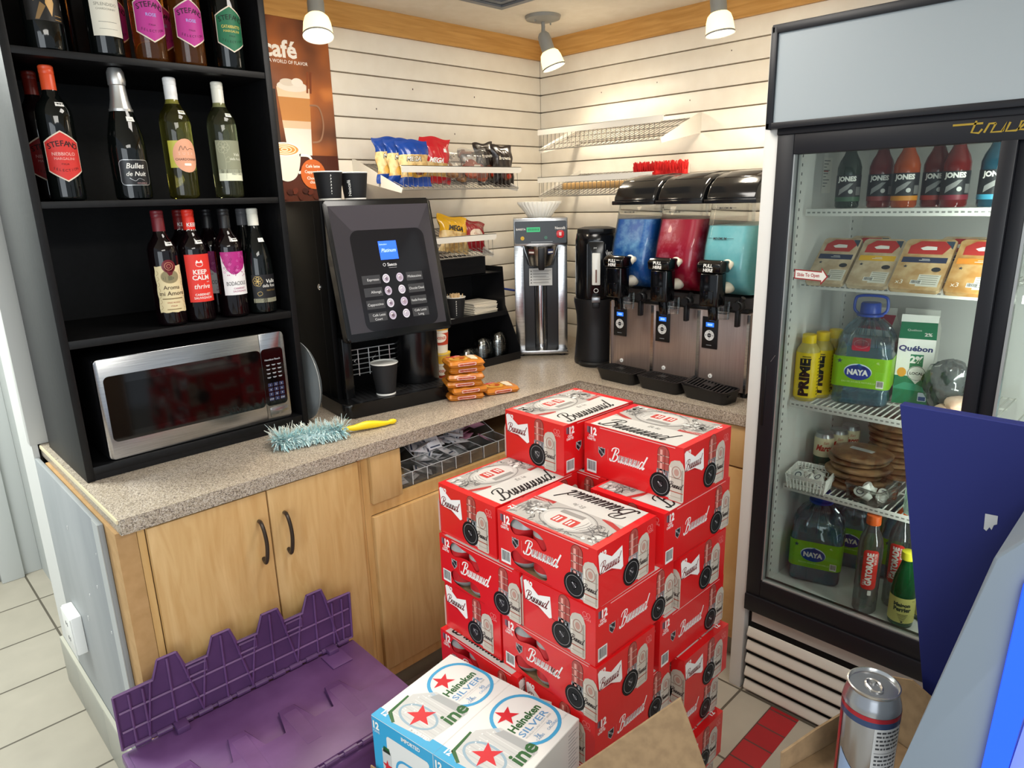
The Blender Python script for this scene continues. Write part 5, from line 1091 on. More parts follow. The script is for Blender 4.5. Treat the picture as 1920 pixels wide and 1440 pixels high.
def jug(x, y, z, rz, label, handle=True):
    j = E('water_jug', label, 'water jug', (x, y, z), F0 + RAD(rz)); b = MB().use(JUG)
    secs = [(0, .066, .02), (.006, .074, .022), (.02, .076, .022), (.045, .074, .022), (.052, .0775, .022), (.150, .0775, .022), (.158, .074, .024), (.185, .072, .030), (.21, .063, .034), (.235, .045, .036), (.25, .028, .027), (.262, .022, .0215), (.27, .022, .0215)]
    def ringset(mb, secs, sc=1, top_=True):
        rg = []
        for z_, h, r in secs: rg.append([(p[0], p[1], z_) for p in rr(-h * sc, -h * sc, h * sc, h * sc, min(r, h * sc - .0004), 5)])
        m = len(rg[0]); mb.add([p for r in rg for p in r], [list(range(m - 1, -1, -1))] + [(i * m + k, i * m + (k + 1) % m, (i + 1) * m + (k + 1) % m, (i + 1) * m + k) for i in range(len(rg) - 1) for k in range(m)] + ([list(range((len(rg) - 1) * m, len(rg) * m))] if top_ else []))
    ringset(b, secs); O('jug_body', b, j, sharp=50)
    w = MB().use(WATER); ringset(w, [(max(q[0], .003), q[1] * .985, q[2]) for q in secs[:8]], .985); O('water', w, j)
    rb = MB().use(JUG)
    for a in range(4):
        T = RZ(a * math.pi / 2)
        for k in (-.035, 0, .035): rb.tube([Vector((k, -.073, .175)), Vector((k * .9, -.068, .20)), Vector((k * .6, -.052, .228)), Vector((k * .35, -.032, .247))], .004, 6, T=T)
    O('ribs', rb, j)
    lb = MB().use(M('7DB51E', .45)); R_ = rr(-.0782, -.0782, .0782, .0782, .022, 6); m = len(R_)
    lb.add([(x_, y_, .056) for x_, y_ in R_] + [(x_, y_, .146) for x_, y_ in R_], [(k, (k + 1) % m, m + (k + 1) % m, m + k) for k in range(m)])
    A = Art(); bl = M('1F3F93', .4); A.ell(-.006, .103, .037, .024, M('D6E6F0', .4)); A.up().ell(-.006, .101, .0355, .0225, bl); A.poly([(-.03, .112), (-.016, .121), (-.004, .127), (.01, .119), (.022, .112)], M('3E78C4', .4)); A.up().text('NAYA', -.006, .094, .016, WHITE, w=.056, bold=.05)
    A.text('EAU DE SOURCE NATURELLE', -.002, .070, .005, M('CFE3A0', .5), maxw=.10); A.text('4L', .045, .130, .007, M('DDEBB8', .5)); A.star(-.056, .132, .008, M('1B3A4A', .5)); A.barcode(.045, .06, .064, .082, WHITE, BLACK)
    A.emit(lb, front(0, -.0782, 0)); O('label', lb, j)
    A = Art(); A.rrect(-.024, 0, .024, .038, .006, M('B5283E', .45)); A.ring(0, .02, .019, .012, .0015, M('E7C0C6', .5), 20)
    mb = MB(); A.emit(mb, frame((-.005, -.0765, .165), (1, 0, 0), (0, .012, .04))); O('price_label', mb, j) if handle else None
    O('cap', MB().use(M('1F3E9C', .35)).lathe([(.027, .262), (.028, .268), (.027, .292), (.024, .296), (.001, .297)], 28).lathe([(.036, .257), (.036, .263), (.027, .266)], 28), j)
    if handle: O('carry_handle', MB().use(M('2747A8', .35)).tube(cat([(-.032, 0, .262), (-.043, 0, .275), (-.042, 0, .305), (-.030, 0, .314), (0, 0, .316), (.030, 0, .314), (.042, 0, .305), (.043, 0, .275), (.032, 0, .262)], 5), .0042, 8), j)
    return j
jug(-.415, -1.690, SHZ[2] + .0005, 10, 'large water jug with green label and blue handle on the third cooler shelf')
def carton(x, y, z, rz, c1, label, full=True):
    c = E('milk_carton', label, 'milk carton', (x, y, z), F0 + RAD(rz)); Wm = M('ECEBE4', .5); g = M(c1, .45); h = .047
    b = MB().use(Wm).box(-h, h, -h, h, 0, .195); b.use(g).add([(-h, -h, .195), (h, -h, .195), (h, h, .195), (-h, h, .195), (-h * .98, 0, .238), (h * .98, 0, .238)], [(0, 1, 5, 4), (2, 3, 4, 5)]); b.use(Wm).add([(-h, -h, .195), (h, -h, .195), (h, h, .195), (-h, h, .195), (-h * .98, 0, .238), (h * .98, 0, .238)], [(1, 2, 5), (3, 0, 4)]).box(-h, h, -.0015, .0015, .236, .258)
    if full:
        A = Art(); A.rect(-h, 0, h, .085, g); A.rect(-.012, .085, h * .45, .15, g); A.up(); A.poly([(-h, .05), (-.02, .066), (.01, .062), (h, .045), (h, .040), (-h, .045)], M('3F9A78', .45)); A.ell(-.03, .095, .012, .014, M('E8A23A', .45), 16)
        A.text('Québon', -.002, .160, .0155, M('2A2F6A', .45), w=.086, bold=.04, shear=.1); A.text('2%', .004, .125, .020, Wm, bold=.05); A.up().ell(.008, .094, .024, .022, WHITE); A.up().ring(.008, .094, .0225, .0205, .0015, M('4A4F4A', .5)); A.text('LOCAL', .008, .090, .008, M('2A332E', .5), bold=.03, maxw=.036); A.poly([(-.004, .076), (.020, .076), (.008, .062)], WHITE)
        A.rrect(.018, .012, .040, .038, .002, M('C9D6E4', .5)); A.up().rect(.020, .014, .038, .026, M('2F4F8E', .5)); A.emit(b, front(0, -h, 0))
        A = Art(); A.rect(-h, .128, h, .195, g); A.up()
        for k in range(5): A.rect(-.03, .13 + k * .011, .02, .133 + k * .011, Wm)
        for k in range(4): A.rect(-.03 + k * .016, .02, -.027 + k * .016, .09, M('8A8F8A', .6))
        A.emit(b, lambda u, v, w: (h + w, u, v))
        A = Art(); A.text('2%', .026, .012, .012, Wm, bold=.03); A.text('Québon', -.01, .028, .008, Wm, maxw=.05); A.emit(b, frame((0, -h, .195), (1, 0, 0), (0, .047, .043)))
    O('carton_body', b, c); return c
carton(-.330, -1.800, SHZ[2] + .0005, 14, '1F7A52', 'green and white milk carton right of the water jug')
carton(-.245, -1.665, SHZ[2] + .0005, 0, 'B5203A', 'red topped milk carton behind the water jug', False)
carton(-.215, -1.775, SHZ[2] + .0005, 4, '8A1F30', 'dark red topped carton behind, between jug and green carton', False)
rnd = random.Random(21)
sb = E('salad_bag', 'crumpled dark salad bag right of the milk carton', 'food bag', (-.42, -1.915, SHZ[2] + .001), F0)
def blob(cx, cy, cz, rx, ry, rz_, seed, mat, amp=.18):
    r = random.Random(seed); ph = [r.uniform(0, 6) for _ in range(8)]; mb = MB().use(mat); n, m = 30, 18; vs = []; fs = []
    for j in range(m + 1):
        t = math.pi * j / m
        for i in range(n):
            a = 2 * math.pi * i / n; d = 1 + amp * (math.sin(3 * a + ph[0] + 2 * t) * math.sin(4 * t + ph[1]) + .5 * math.sin(7 * a + ph[2] + 5 * t) + .3 * math.sin(11 * a + ph[3]) * math.sin(9 * t)) * math.sin(t)
            vs.append((cx + rx * d * math.sin(t) * math.cos(a), cy + ry * d * math.sin(t) * math.sin(a), max(.001, cz - rz_ * d * math.cos(t))))
    for j in range(m):
        for i in range(n): fs.append((j * n + i, j * n + (i + 1) % n, (j + 1) * n + (i + 1) % n, (j + 1) * n + i))
    return mb.add(vs, fs)
b = blob(-.005, 0, .075, .052, .035, .075, 4, nmat('salad_leaves', '121A18', '2E3B30', (1, 1, 1), 30, 5, .25, .4, .6), .2)
O('leaves', b, sb); O('film', blob(0, 0, .078, .058, .042, .08, 9, FILM, .16), sb)
sw = O('sandwich_pack', blob(0, 0, .024, .042, .035, .026, 6, nmat('wrapped_bread', 'C9A58E', 'E0C6B0', (1, 1, 1), 20, 3, .3, .4, .6), .1), None, 'wrapped pale sandwich pack stacked by the cooler divider', 'sandwich', None, loc=(-.47, -1.955, SHZ[2] + .026)); sw.scale = (1.1, 1, .9)
O('sandwich_pack', blob(0, 0, .022, .050, .05, .026, 7, nmat('wrapped_bread_b', 'C2A084', 'DDBFA6', (1, 1, 1), 20, 3, .3, .4, .6), .08), None, 'wrapped pale sandwich pack lying under the other pack', 'sandwich', None, loc=(-.48, -1.945, SHZ[2] - .018 + .019))
O('wrapped_package', blob(0, 0, .05, .04, .03, .055, 12, M('D5D8DE', .3), .15), None, 'white plastic wrapped food bag behind the pale sandwich packs', 'food bag', None, loc=(-.36, -1.985, SHZ[2] + .002))
O('ice_bag', blob(0, 0, .06, .08, .06, .07, 14, nmat('pale_blue_bag', '7F9DAA', 'B4C6CB', (1, 1, 1), 25, 4, .3, .4, .6), .14), None, 'pale blue bag of food behind the right cooler door', 'food bag', None, loc=(-.42, -2.155, SHZ[2] + .002))
# --- fourth shelf
def tincan(x, y, z, label):
    c = E('drink_can', label, 'drink can', (x, y, z), F0 + RAD(25)); O('can_body', MB().use(SILV).lathe([(.024, 0), (.029, .006), (.029, .118), (.025, .128), (.0255, .131), (.023, .129), (.001, .128)], 28), c)
    A = Art(); A.rect(-.085, .055, .085, .118, M('DDD3B0', .5)); A.rect(-.085, .008, .085, .055, M('2A5244', .5)); A.up(); A.text('Marco', 0, .076, .020, M('B3362A', .5), bold=.04, shear=.25, w=.052); A.text('San', .004, .099, .009, M('B3362A', .5), shear=.25); A.rect(-.012, .03, .012, .032, M('C9C9B4', .5))
    mb = MB(); A.emit(mb, wrap(.0293), .006); O('label', mb, c)
tincan(-.375, -1.580, SHZ[3] + .0005, 'front cream and green drink can beside the stack of flat round pies'); tincan(-.310, -1.600, SHZ[3] + .0005, 'second cream and green drink can behind the front one'); tincan(-.245, -1.615, SHZ[3] + .0005, 'rearmost cream and green drink can near the cooler back')
PIE = nmat('wrapped_tourtiere', '6A4A33', '957352', (1, 1, 1), 22, 4, .28, .4, .62)
pie = MB().use(PIE).lathe([(.001, 0), (.070, .0), (.086, .004), (.088, .010), (.082, .015), (.06, .018), (.001, .019)], 40, wav=lambda i, a: .012 * math.sin(5 * a + i) + .006 * math.sin(13 * a)).mesh('pie')
for i in range(6):
    o = bpy.data.objects.new('flat_pie', pie); o.location = (-.415 + .006 * math.sin(i * 2), -1.705 + .008 * math.cos(i * 3), SHZ[3] + .0005 + .0192 * i); o.rotation_euler = (0, 0, i * 1.3); o.scale = (1, 1, 1)
    put(o, None, ('bottom', 'second', 'third', 'fourth', 'fifth', 'top')[i] + ' flat wrapped round pie of the front stack in the cooler', 'pie', None, None)
A = Art(); A.rrect(-.035, -.011, .035, .011, .002, M('C4C8C8', .5)); A.up()
for k in range(3): A.rect(-.03, .006 - k * .006, .026, .0075 - k * .006, M('7A7E80', .5))
mb = MB(); A.emit(mb, top(0, 0, 0)); lo = O('pie_sticker', mb, o, 'grey label strip'); lo.location = (0, 0, .0192); lo.rotation_euler = (0, 0, RAD(-90 - 8) - 5 * 1.3)
for i in range(9):
    o = bpy.data.objects.new('flat_pie', pie); o.location = (-.24, -1.76 + .004 * math.sin(i), SHZ[3] + .0005 + .0192 * i); o.rotation_euler = (0, 0, i * 2.1); put(o, None, 'flat wrapped round pie in the tall rear stack of the cooler', 'pie', 'pies in the rear stack', None)
def basket(x, y, z, rz, mat, label, w, d, h, slots):
    b = MB().use(mat); R0 = rr(-w * .44, -d * .42, w * .44, d * .42, .012, 4); R1 = rr(-w / 2, -d / 2, w / 2, d / 2, .016, 4); R2 = rr(-w * .48, -d * .47, w * .48, d * .47, .015, 4); m = len(R0)
    b.add([(a, c, .0) for a, c in R0] + [(a, c, .004) for a, c in R0], [list(range(m - 1, -1, -1)), list(range(m, 2 * m))])
    n = 11
    def wall(p0, p1):
        for k in range(n + 1):
            t = k / n; a = Vector(p0[0]).lerp(Vector(p0[1]), t); c = Vector(p1[0]).lerp(Vector(p1[1]), t); b.tube([a, c], .0022, 5)
        for s in (.33, .66): b.tube([Vector(p0[0]).lerp(Vector(p1[0]), s), Vector(p0[1]).lerp(Vector(p1[1]), s)], .002, 5)
    c0 = [(-w * .43, -d * .41, .002), (w * .43, -d * .41, .002), (w * .43, d * .41, .002), (-w * .43, d * .41, .002)]; c1 = [(-w * .48, -d * .47, h), (w * .48, -d * .47, h), (w * .48, d * .47, h), (-w * .48, d * .47, h)]
    if slots:
        for k in range(4): wall((c0[k], c0[(k + 1) % 4]), (c1[k], c1[(k + 1) % 4]))
    else: b.add([(a, c, .002) for a, c in R0] + [(a, c, h) for a, c in R2], [(k, (k + 1) % m, m + (k + 1) % m, m + k) for k in range(m)])
    b.add([(a, c, h - .012) for a, c in R2] + [(a, c, h) for a, c in R1] + [(a, c, h - .004) for a, c in R2], [(r * m + k, r * m + (k + 1) % m, (r + 1) * m + (k + 1) % m, (r + 1) * m + k) for r in range(2) for k in range(m)])
    return O('basket', b, None, label, 'basket', None, loc=(x, y, z), rz=F0 + RAD(rz), sharp=60)
basket(-.525, -1.606, SHZ[3] + .0005, 6, M('EDECE6', .4), 'white plastic basket of creamer cups on the fourth cooler shelf', .122, .130, .050, True)
basket(-.500, -1.775, SHZ[3] + .0005, -14, glassmat('clear_basket', 'E2E4E2', .16, .05), 'clear plastic basket of creamer cups beside the white basket', .115, .125, .052, False)
cm_ = MB().use(M('EFEEE8', .45)).lathe([(.010, 0), (.0145, .016), (.017, .018), (.017, .0195)], 18).use(M('E2E2DE', .35)).lathe([(.017, .0195), (.001, .0198)], 18); A = Art(); A.ring(0, 0, .009, .009, .003, M('3A4658', .5), 12); A.emit(cm_, top(0, 0, .0198)); cm_ = cm_.mesh('creamer_cup')
rnd = random.Random(9)
for (bx, by, n, nm_) in ((-.525, -1.606, 16, 'white'), (-.500, -1.775, 10, 'clear')):
    for k in range(n):
        a = k * 2.4; r = .034 * math.sqrt(((k % 8) + .5) / 8)
        o = bpy.data.objects.new('creamer_cup', cm_); o.location = (bx + r * math.cos(a), by + r * math.sin(a), SHZ[3] + .008 + .018 * (k // 8)); o.rotation_euler = (rnd.uniform(-.9, .9), rnd.uniform(-.9, .9), 0); put(o, None, 'small white creamer cup in the %s basket in the cooler' % nm_, 'creamer', 'creamer cups in the %s basket' % nm_, None)
CLB = glassmat('thin_bottle', 'DDE6E4', .15)
bottle_plain('water_bottle', 'clear water bottle partly behind the blue panel on fourth cooler shelf', 'water bottle', -.52, -1.90, SHZ[3] + .0005, [(.001, .001), (.03, 0), (.032, .01), (.032, .10), (.026, .13), (.012, .155), (.012, .17), (.001, .17)], M('A9C6B8', .1, 0, .5, 0, 0, .7, 1.33), WHITE, (.166, .182), None, 0, 0, None, .0135)
# --- floor of the cooler
ZF = .3585
jug(-.435, -1.612, ZF, 17, 'large water jug with green label on the cooler floor', False)
jug(-.262, -1.665, ZF, 12, 'second water jug with green label, behind the front jug on the cooler floor', False)
jug(-.250, -1.835, ZF, 8, 'third water jug with green label, behind the sports water bottles', False)
def agat(A):
    A.rrect(-.021, .085, .021, .212, .012, M('D8352B', .45)); A.up(); A.text('GATORADE', .006, .098, .017, WHITE, rot=math.pi / 2, al='l', bold=.05, w=.105); A.text('WATER', .017, .165, .008, WHITE, rot=math.pi / 2, al='l', bold=.02); A.text('EAU', -.010, .098, .007, WHITE, rot=math.pi / 2, al='l')
    A.rrect(-.0, .066, .010, .082, .002, WHITE)
gp = [(.001, .003), (.028, 0), (.033, .008), (.0335, .06), (.0325, .07), (.0335, .08), (.0335, .215), (.030, .238), (.020, .262), (.0165, .275), (.0165, .29), (.001, .29)]
GAT = glassmat('sport_bottle', 'C9CDCE', .16, .04, .10, '9A9C9C'); OC = M('E2662A', .4)
bottle_plain('water_bottle', 'front clear sports water bottle with orange cap and red label', 'water bottle', -.545, -1.803, ZF + .0005, gp, GAT, OC, (.283, .312), agat, .0338, 24, None, .0195)
bottle_plain('water_bottle', 'second clear sports water bottle with orange cap, behind the front one', 'water bottle', -.455, -1.858, ZF + .0005, gp, GAT, OC, (.283, .312), agat, .0338, 0, None, .0195)
bottle_plain('water_bottle', 'third orange capped sports water bottle near the cooler back', 'water bottle', -.365, -1.895, ZF + .0005, gp, GAT, OC, (.283, .312), agat, .0338, -10, None, .0195)
def aper(A):
    A.rect(-.085, .018, .085, .096, M('D6CF76', .5)); A.up(); k = M('2E3A26', .5); A.text('Maison', -.006, .070, .011, k, bold=.06, w=.044); A.text('Perrier', -.004, .055, .0125, k, bold=.06, w=.046); A.text('EAU', .026, .086, .004, k)
    for q in range(5): A.rect(-.016 + .002 * q, .044 - q * .0045, .012 - .002 * q, .0455 - q * .0045, k)
    A.ell(-.002, .022, .003, .003, k, 8)
pr = [(.001, .003), (.026, 0), (.0325, .006), (.0335, .02), (.0335, .095), (.032, .118), (.027, .150), (.019, .180), (.0145, .198), (.0140, .212), (.001, .212)]
GRN = M('1E6B3A', .08, 0, .5, 0, 0, .6, 1.4)
bottle_plain('sparkling_water', 'front green sparkling water bottle with yellow cap and label', 'water bottle', -.545, -1.903, ZF + .0005, pr, GRN, M('E6DE3A', .4), (.206, .231), aper, .0338, 24, None, .0175)
bottle_plain('sparkling_water', 'second green bottle with yellow cap beside the blue panel', 'water bottle', -.475, -1.952, ZF + .0005, pr, GRN, M('E6DE3A', .4), (.206, .231), aper, .0338, 0, None, .0175)
bottle_plain('soda_bottle', 'dark red soda bottle on the cooler floor next to the blue panel', 'soda bottle', -.385, -1.968, ZF + .0005, gp, M('6E1C22', .12, 0, .5, 0, 0, .4), M('C9C9C4', .4), (.283, .305), None, 0, 0, None, .0185)
# ------------------------------------------------------------------ red beer cartons
CR = M('D6161A', .3, coat=.25); CRD = M('9E1016', .35); KRAFT = nmat('kraft_board', '846646', '987956', (1, 1, 1), 40, 4, .85, .35, .65)
TW = M('F1ECE8', .5); TK = M('0E0E10', .5, spec=.3); CREAMC = M('C6BBAD', .4); LAMPR = M('A84A42', .35); LAMPL = M('DE9C90', .35); METG = M('B9BCC0', .35, .2); GREYP = M('A8A5A0', .55)
def script(A, x, y, h, m, lw=.09, n_u=5, sw=1.0):
    """flowing brush lettering: Buuuuud"""
    f = lambda P: [(x + (px_ * sw + py_ * .30) * h, y + py_ * h) for px_, py_ in P]
    L = lambda P, k=1.0: A.line(cat(f(P), 5), lw * h * k, m)
    L([(.18, .96), (.13, .6), (.09, .2), (.02, -.04), (-.16, -.02), (-.20, .12)], 1.15)
    L([(-.22, .70), (-.20, .92), (.04, 1.05), (.40, 1.02), (.48, .80), (.34, .60), (.18, .54)], .8); L([(.18, .54), (.46, .50), (.54, .26), (.38, .0), (.14, -.04), (.04, .06)], .95)
    o = .62
    for i in range(n_u):
        L([(o - .02, .30), (o + .09, .56), (o + .06, .20), (o + .13, .0), (o + .26, .16), (o + .35, .56)], .75); L([(o + .34, .56), (o + .30, .16), (o + .36, .0), (o + .47, .22)], 1.1); L([(o + .09, .56), (o + .06, .14)], 1.15); o += .45
    L([(o + .36, .48), (o + .20, .57), (o + .06, .32), (o + .08, .04), (o + .22, .02), (o + .38, .40)], .85); L([(o + .56, 1.05), (o + .44, .56), (o + .37, .12), (o + .45, .0), (o + .58, .16)], 1.1)
    return A
def shield(A, x, y, h):
    A.poly([(x - .4 * h, y + .5 * h), (x - .2 * h, y + .42 * h), (x, y + .52 * h), (x + .2 * h, y + .42 * h), (x + .4 * h, y + .5 * h), (x + .4 * h, y - .1 * h), (x, y - .52 * h), (x - .4 * h, y - .1 * h)], M('A9A7A8', .4))
    A.up(); s = .84; A.poly([(x - .4 * h * s, y + .46 * h * s), (x, y + .46 * h * s), (x + .4 * h * s, y + .46 * h * s), (x + .4 * h * s, y - .1 * h), (x, y - .5 * h * s), (x - .4 * h * s, y - .1 * h)], M('1E1A20', .4)); A.up()
    A.poly([(x - .34 * h, y + .28 * h), (x - .24 * h, y + .36 * h), (x + .30 * h, y - .08 * h), (x + .2 * h, y - .22 * h)], M('B9B7B8', .4)); A.up(); A.text('NHL', x, y - .02 * h, .17 * h, M('1E1A20', .4), rot=-.7, bold=.03)
    return A
def twelve(A, x, y, s=1):
    A.rrect(x, y + .002 * s, x + .006 * s, y + .017 * s, .001 * s, M('7A5A66', .4)); A.rrect(x + .005 * s, y, x + .0095 * s, y + .017 * s, .001 * s, M('5A3A48', .4)); A.text('12', x + .011 * s, y, .017 * s, TW, al='l', bold=.05, w=.017 * s)
    A.text('CANS', x + .013 * s, y - .0075 * s, .0055 * s, TW, bold=.03, w=.016 * s); A.text('CANETTES', x + .013 * s, y - .0145 * s, .0055 * s, TW, bold=.03, w=.024 * s); return A
def hero(A, x, y, s=1):
    """goal light, hockey puck and frosty can printed at the right of a carton side"""
    A.l = 2
    P = [(x - .0135 * s, y + .052 * s), (x + .0135 * s, y + .052 * s)] + [(x + .0135 * s * math.cos(a), y + (.102 + .0145 * math.sin(a)) * s) for a in [k * math.pi / 8 for k in range(9)]]
    A.l = 1; A.line(P, .0022 * s, M('5A2420', .4), True); A.l = 2
    A.poly(P, LAMPR); A.poly([(x - .016 * s, y + .004 * s), (x + .018 * s, y + .004 * s), (x + .0155 * s, y + .062 * s), (x - .0155 * s, y + .062 * s)], METG)
    A.up(); A.rect(x - .008 * s, y + .055 * s, x - .002 * s, y + .108 * s, LAMPL); A.rect(x + .003 * s, y + .055 * s, x + .0055 * s, y + .110 * s, M('8E2F2A', .35)); 
    for k in (.062, .078, .094): A.rect(x - .0145 * s, y + k * s, x + .0145 * s, y + (k + .0018) * s, M('C9A79A', .3, .3))
    A.rect(x + .002 * s, y + .01 * s, x + .006 * s, y + .061 * s, M('E2E4E6', .3)); A.rect(x + .010 * s, y + .008 * s, x + .013 * s, y + .060 * s, M('6E7074', .3)); A.rect(x - .0155 * s, y + .060 * s, x + .0155 * s, y + .063 * s, M('7A7C80', .3))
    cx = x + .034 * s
    A.poly([(cx - .019 * s, y + .004 * s), (cx - .016 * s, y), (cx + .016 * s, y), (cx + .019 * s, y + .004 * s), (cx + .019 * s, y + .076 * s), (cx + .014 * s, y + .088 * s), (cx + .007 * s, y + .094 * s), (cx - .006 * s, y + .092 * s), (cx - .014 * s, y + .087 * s), (cx - .019 * s, y + .076 * s)], CREAMC)
    A.up(); A.rect(cx + .012 * s, y + .004 * s, cx + .016 * s, y + .074 * s, M('A0968A', .4)); A.rect(cx - .016 * s, y + .006 * s, cx - .013 * s, y + .074 * s, M('E2DACE', .4)); A.up(); A.ring(cx, y + .066 * s, .011 * s, .013 * s, .0015 * s, M('A87468', .4), 18); A.ell(cx, y + .066 * s, .006 * s, .008 * s, M('B98E80', .4), 12); A.rect(cx - .016 * s, y + .020 * s, cx + .017 * s, y + .022 * s, M('A8432F', .4)); A.rect(cx - .015 * s, y + .009 * s, cx + .016 * s, y + .0105 * s, M('B5A393', .4)); A.rect(cx - .017 * s, y + .052 * s, cx + .017 * s, y + .0535 * s, M('9A8676', .4))
    script(A, cx - .0165 * s, y + .030 * s, .0125 * s, M('3A2A2A', .4), .12, 3, .95)
    A.l = 5; px_ = x - .006 * s; A.ell(px_, y + .028 * s, .0265 * s, .0275 * s, TK, 30); A.up(); A.ring(px_, y + .028 * s, .0205 * s, .0215 * s, .0011 * s, M('8E8C8C', .4), 26); A.ell(px_ + .001 * s, y + .028 * s, .0185 * s, .019 * s, M('161618', .5, spec=.3), 24); shield(A, px_, y + .028 * s, .018 * s); return A
def art_short(A, L_, H):
    A.poly([(-L_ / 2, H * .62), (-L_ / 2, H * .6), (-.028, H * .47), (.0, H * .43), (.0, H * .435)], CRD); twelve(A, -L_ / 2 + .006, H - .022, .8)
    A.l = 2; bx, by = -.052, H * .66; A.poly([(bx - .041, by + .030), (bx - .034, by + .034), (bx, by + .012), (bx + .033, by + .022), (bx + .037, by - .024), (bx + .030, by - .028), (bx, by - .013), (bx - .036, by - .012)], TW); A.l = 3
    script(A, bx - .034, by - .010, .021, M('7A1A1E', .4), .10, 4, .92); hero(A, .018, .004, 1.02)
    A.l = 2; A.ring(.070, H - .018, .005, .005, .0008, M('E79A98', .4), 12); A.ring(.079, H - .018, .004, .005, .0008, M('E79A98', .4), 12); A.text('GOON', .072, H - .030, .006, M('E79A98', .4), maxw=.03)
def art_long(A, L_, H, holes=False):
    twelve(A, -L_ / 2 + .008, H - .024, 1.0); A.barcode(-L_ / 2 + .008, .006, -L_ / 2 + .036, .036, M('E9E6E2', .5), TK); A.l = 2
    ty = H * .44; shield(A, -.080, ty + .008, .024); A.l = 2; A.rect(-.0625, ty - .006, -.0618, ty + .020, M('D98A88', .4))
    script(A, -.052, ty - .004, .030, TW, .105, 5, .84)
    hero(A, .083, .002, .98); A.l = 2
    A.rect(-L_ / 2 + .045, H - .005, L_ / 2 - .02, H - .003, M('E9A6A2', .5))
    A.poly([(-L_ / 2 + .05, .0035), (.02, .0035), (.02, .002), (-L_ / 2 + .05, .002)], M('B51016', .5))
def art_top(A, L_, W_):
    A.rect(-L_ / 2 + .018, -W_ / 2 + .006, L_ / 2 - .018, W_ / 2 - .006, GREYP); A.up(); g2 = M('B5B3AF', .55); g3 = M('6E6C6C', .55); rd = M('B8302A', .5); wh = M('C2C0BB', .55)
    A.rect(-L_ / 2 + .018, -W_ / 2 + .0005, L_ / 2 - .018, -.012, wh); A.poly([(-L_ / 2 + .018, .012), (-L_ / 2 + .07, -.008), (-L_ / 2 + .06, -.018), (-L_ / 2 + .018, .0)], M('A3211F', .5)); A.poly([(.06, -.012), (L_ / 2 - .018, -.006), (L_ / 2 - .018, .008), (.06, .0)], M('A3211F', .5)); A.up()
    A.ell(-.012, .038, .062, .042, g2, 30); A.up(); A.ell(-.012, .040, .054, .036, wh, 30); A.up(); A.ring(-.012, .038, .066, .046, .0016, g3, 34); A.rrect(-.040, .030, -.014, .060, .003, rd); A.rrect(-.006, .030, .018, .060, .003, rd); A.rect(-.035, .006, .025, .020, M('8A8884', .5)); A.up()
    for a in (-.030, -.022, .002, .010): A.rect(a, .036, a + .004, .056, M('E6D9D4', .5))
    rnd = random.Random(17)
    for k in range(26):
        x = rnd.choice((rnd.uniform(-L_ / 2 + .026, -.078), rnd.uniform(.052, L_ / 2 - .034))); y = rnd.uniform(.016, W_ / 2 - .016); r_ = rnd.uniform(.004, .011)
        A.poly([(x + r_ * rnd.uniform(.5, 1.2) * math.cos(q), y + r_ * rnd.uniform(.4, 1) * math.sin(q)) for q in (0, .9, 1.8, 2.7, 3.6, 4.5, 5.4)], rnd.choice((M('7F7C79', .55), M('C9C7C3', .55), M('5E5B59', .55), M('D9D7D2', .55))))
    A.up()
    for k in range(90):
        x = rnd.uniform(-L_ / 2 + .022, L_ / 2 - .03); y = rnd.uniform(.0, W_ / 2 - .012)
        if abs(x + .012) < .06 and abs(y - .038) < .04: continue
        A.line(cat([(x, y), (x + rnd.uniform(-.012, .014), y + rnd.uniform(-.008, .01)), (x + rnd.uniform(-.006, .022), y + rnd.uniform(-.01, .012))], 3), .0014, rnd.choice((g3, g3, M('4A4848', .5), M('8F8D89', .5))))
    for k in range(7): A.line(cat([(-.1 + .008 * k, .02), (-.105 + .009 * k, .04), (-.09 + .008 * k, .06)], 3), .0011, g3)
    for k in range(7): A.line(cat([(.062 + .008 * k, .022), (.066 + .008 * k, .045), (.058 + .009 * k, .068)], 3), .0011, g3)
    A.text('Et le', .012, -.032, .013, M('8E8C88', .5), shear=.2); A.l = 4; script(A, -.092, -.083, .050, TK, .085, 6, .84)
    A.l = 3; A.text('12', L_ / 2 - .010, W_ / 2 - .028, .013, TW, rot=math.pi / 2, bold=.04); A.text('COMMANDITAIRE', .09, -.0025, .005, M('E9D9D4', .5), maxw=.05)
CL, CW, CH = .262, .192, .1228
HU = [(p[0], p[1]) for p in cat([(-.094, .098), (-.080, .116), (-.050, .110), (-.018, .106), (.0, .094), (.006, .078), (-.006, .072), (-.022, .088), (-.050, .088), (-.082, .082)], 4, True)]
HD = [(p[0], p[1]) for p in cat([(-.094, .034), (-.078, .046), (-.056, .036), (-.020, .038), (.0, .030), (.006, .012), (-.008, .006), (-.030, .006), (-.060, .010), (-.084, .016)], 4, True)]
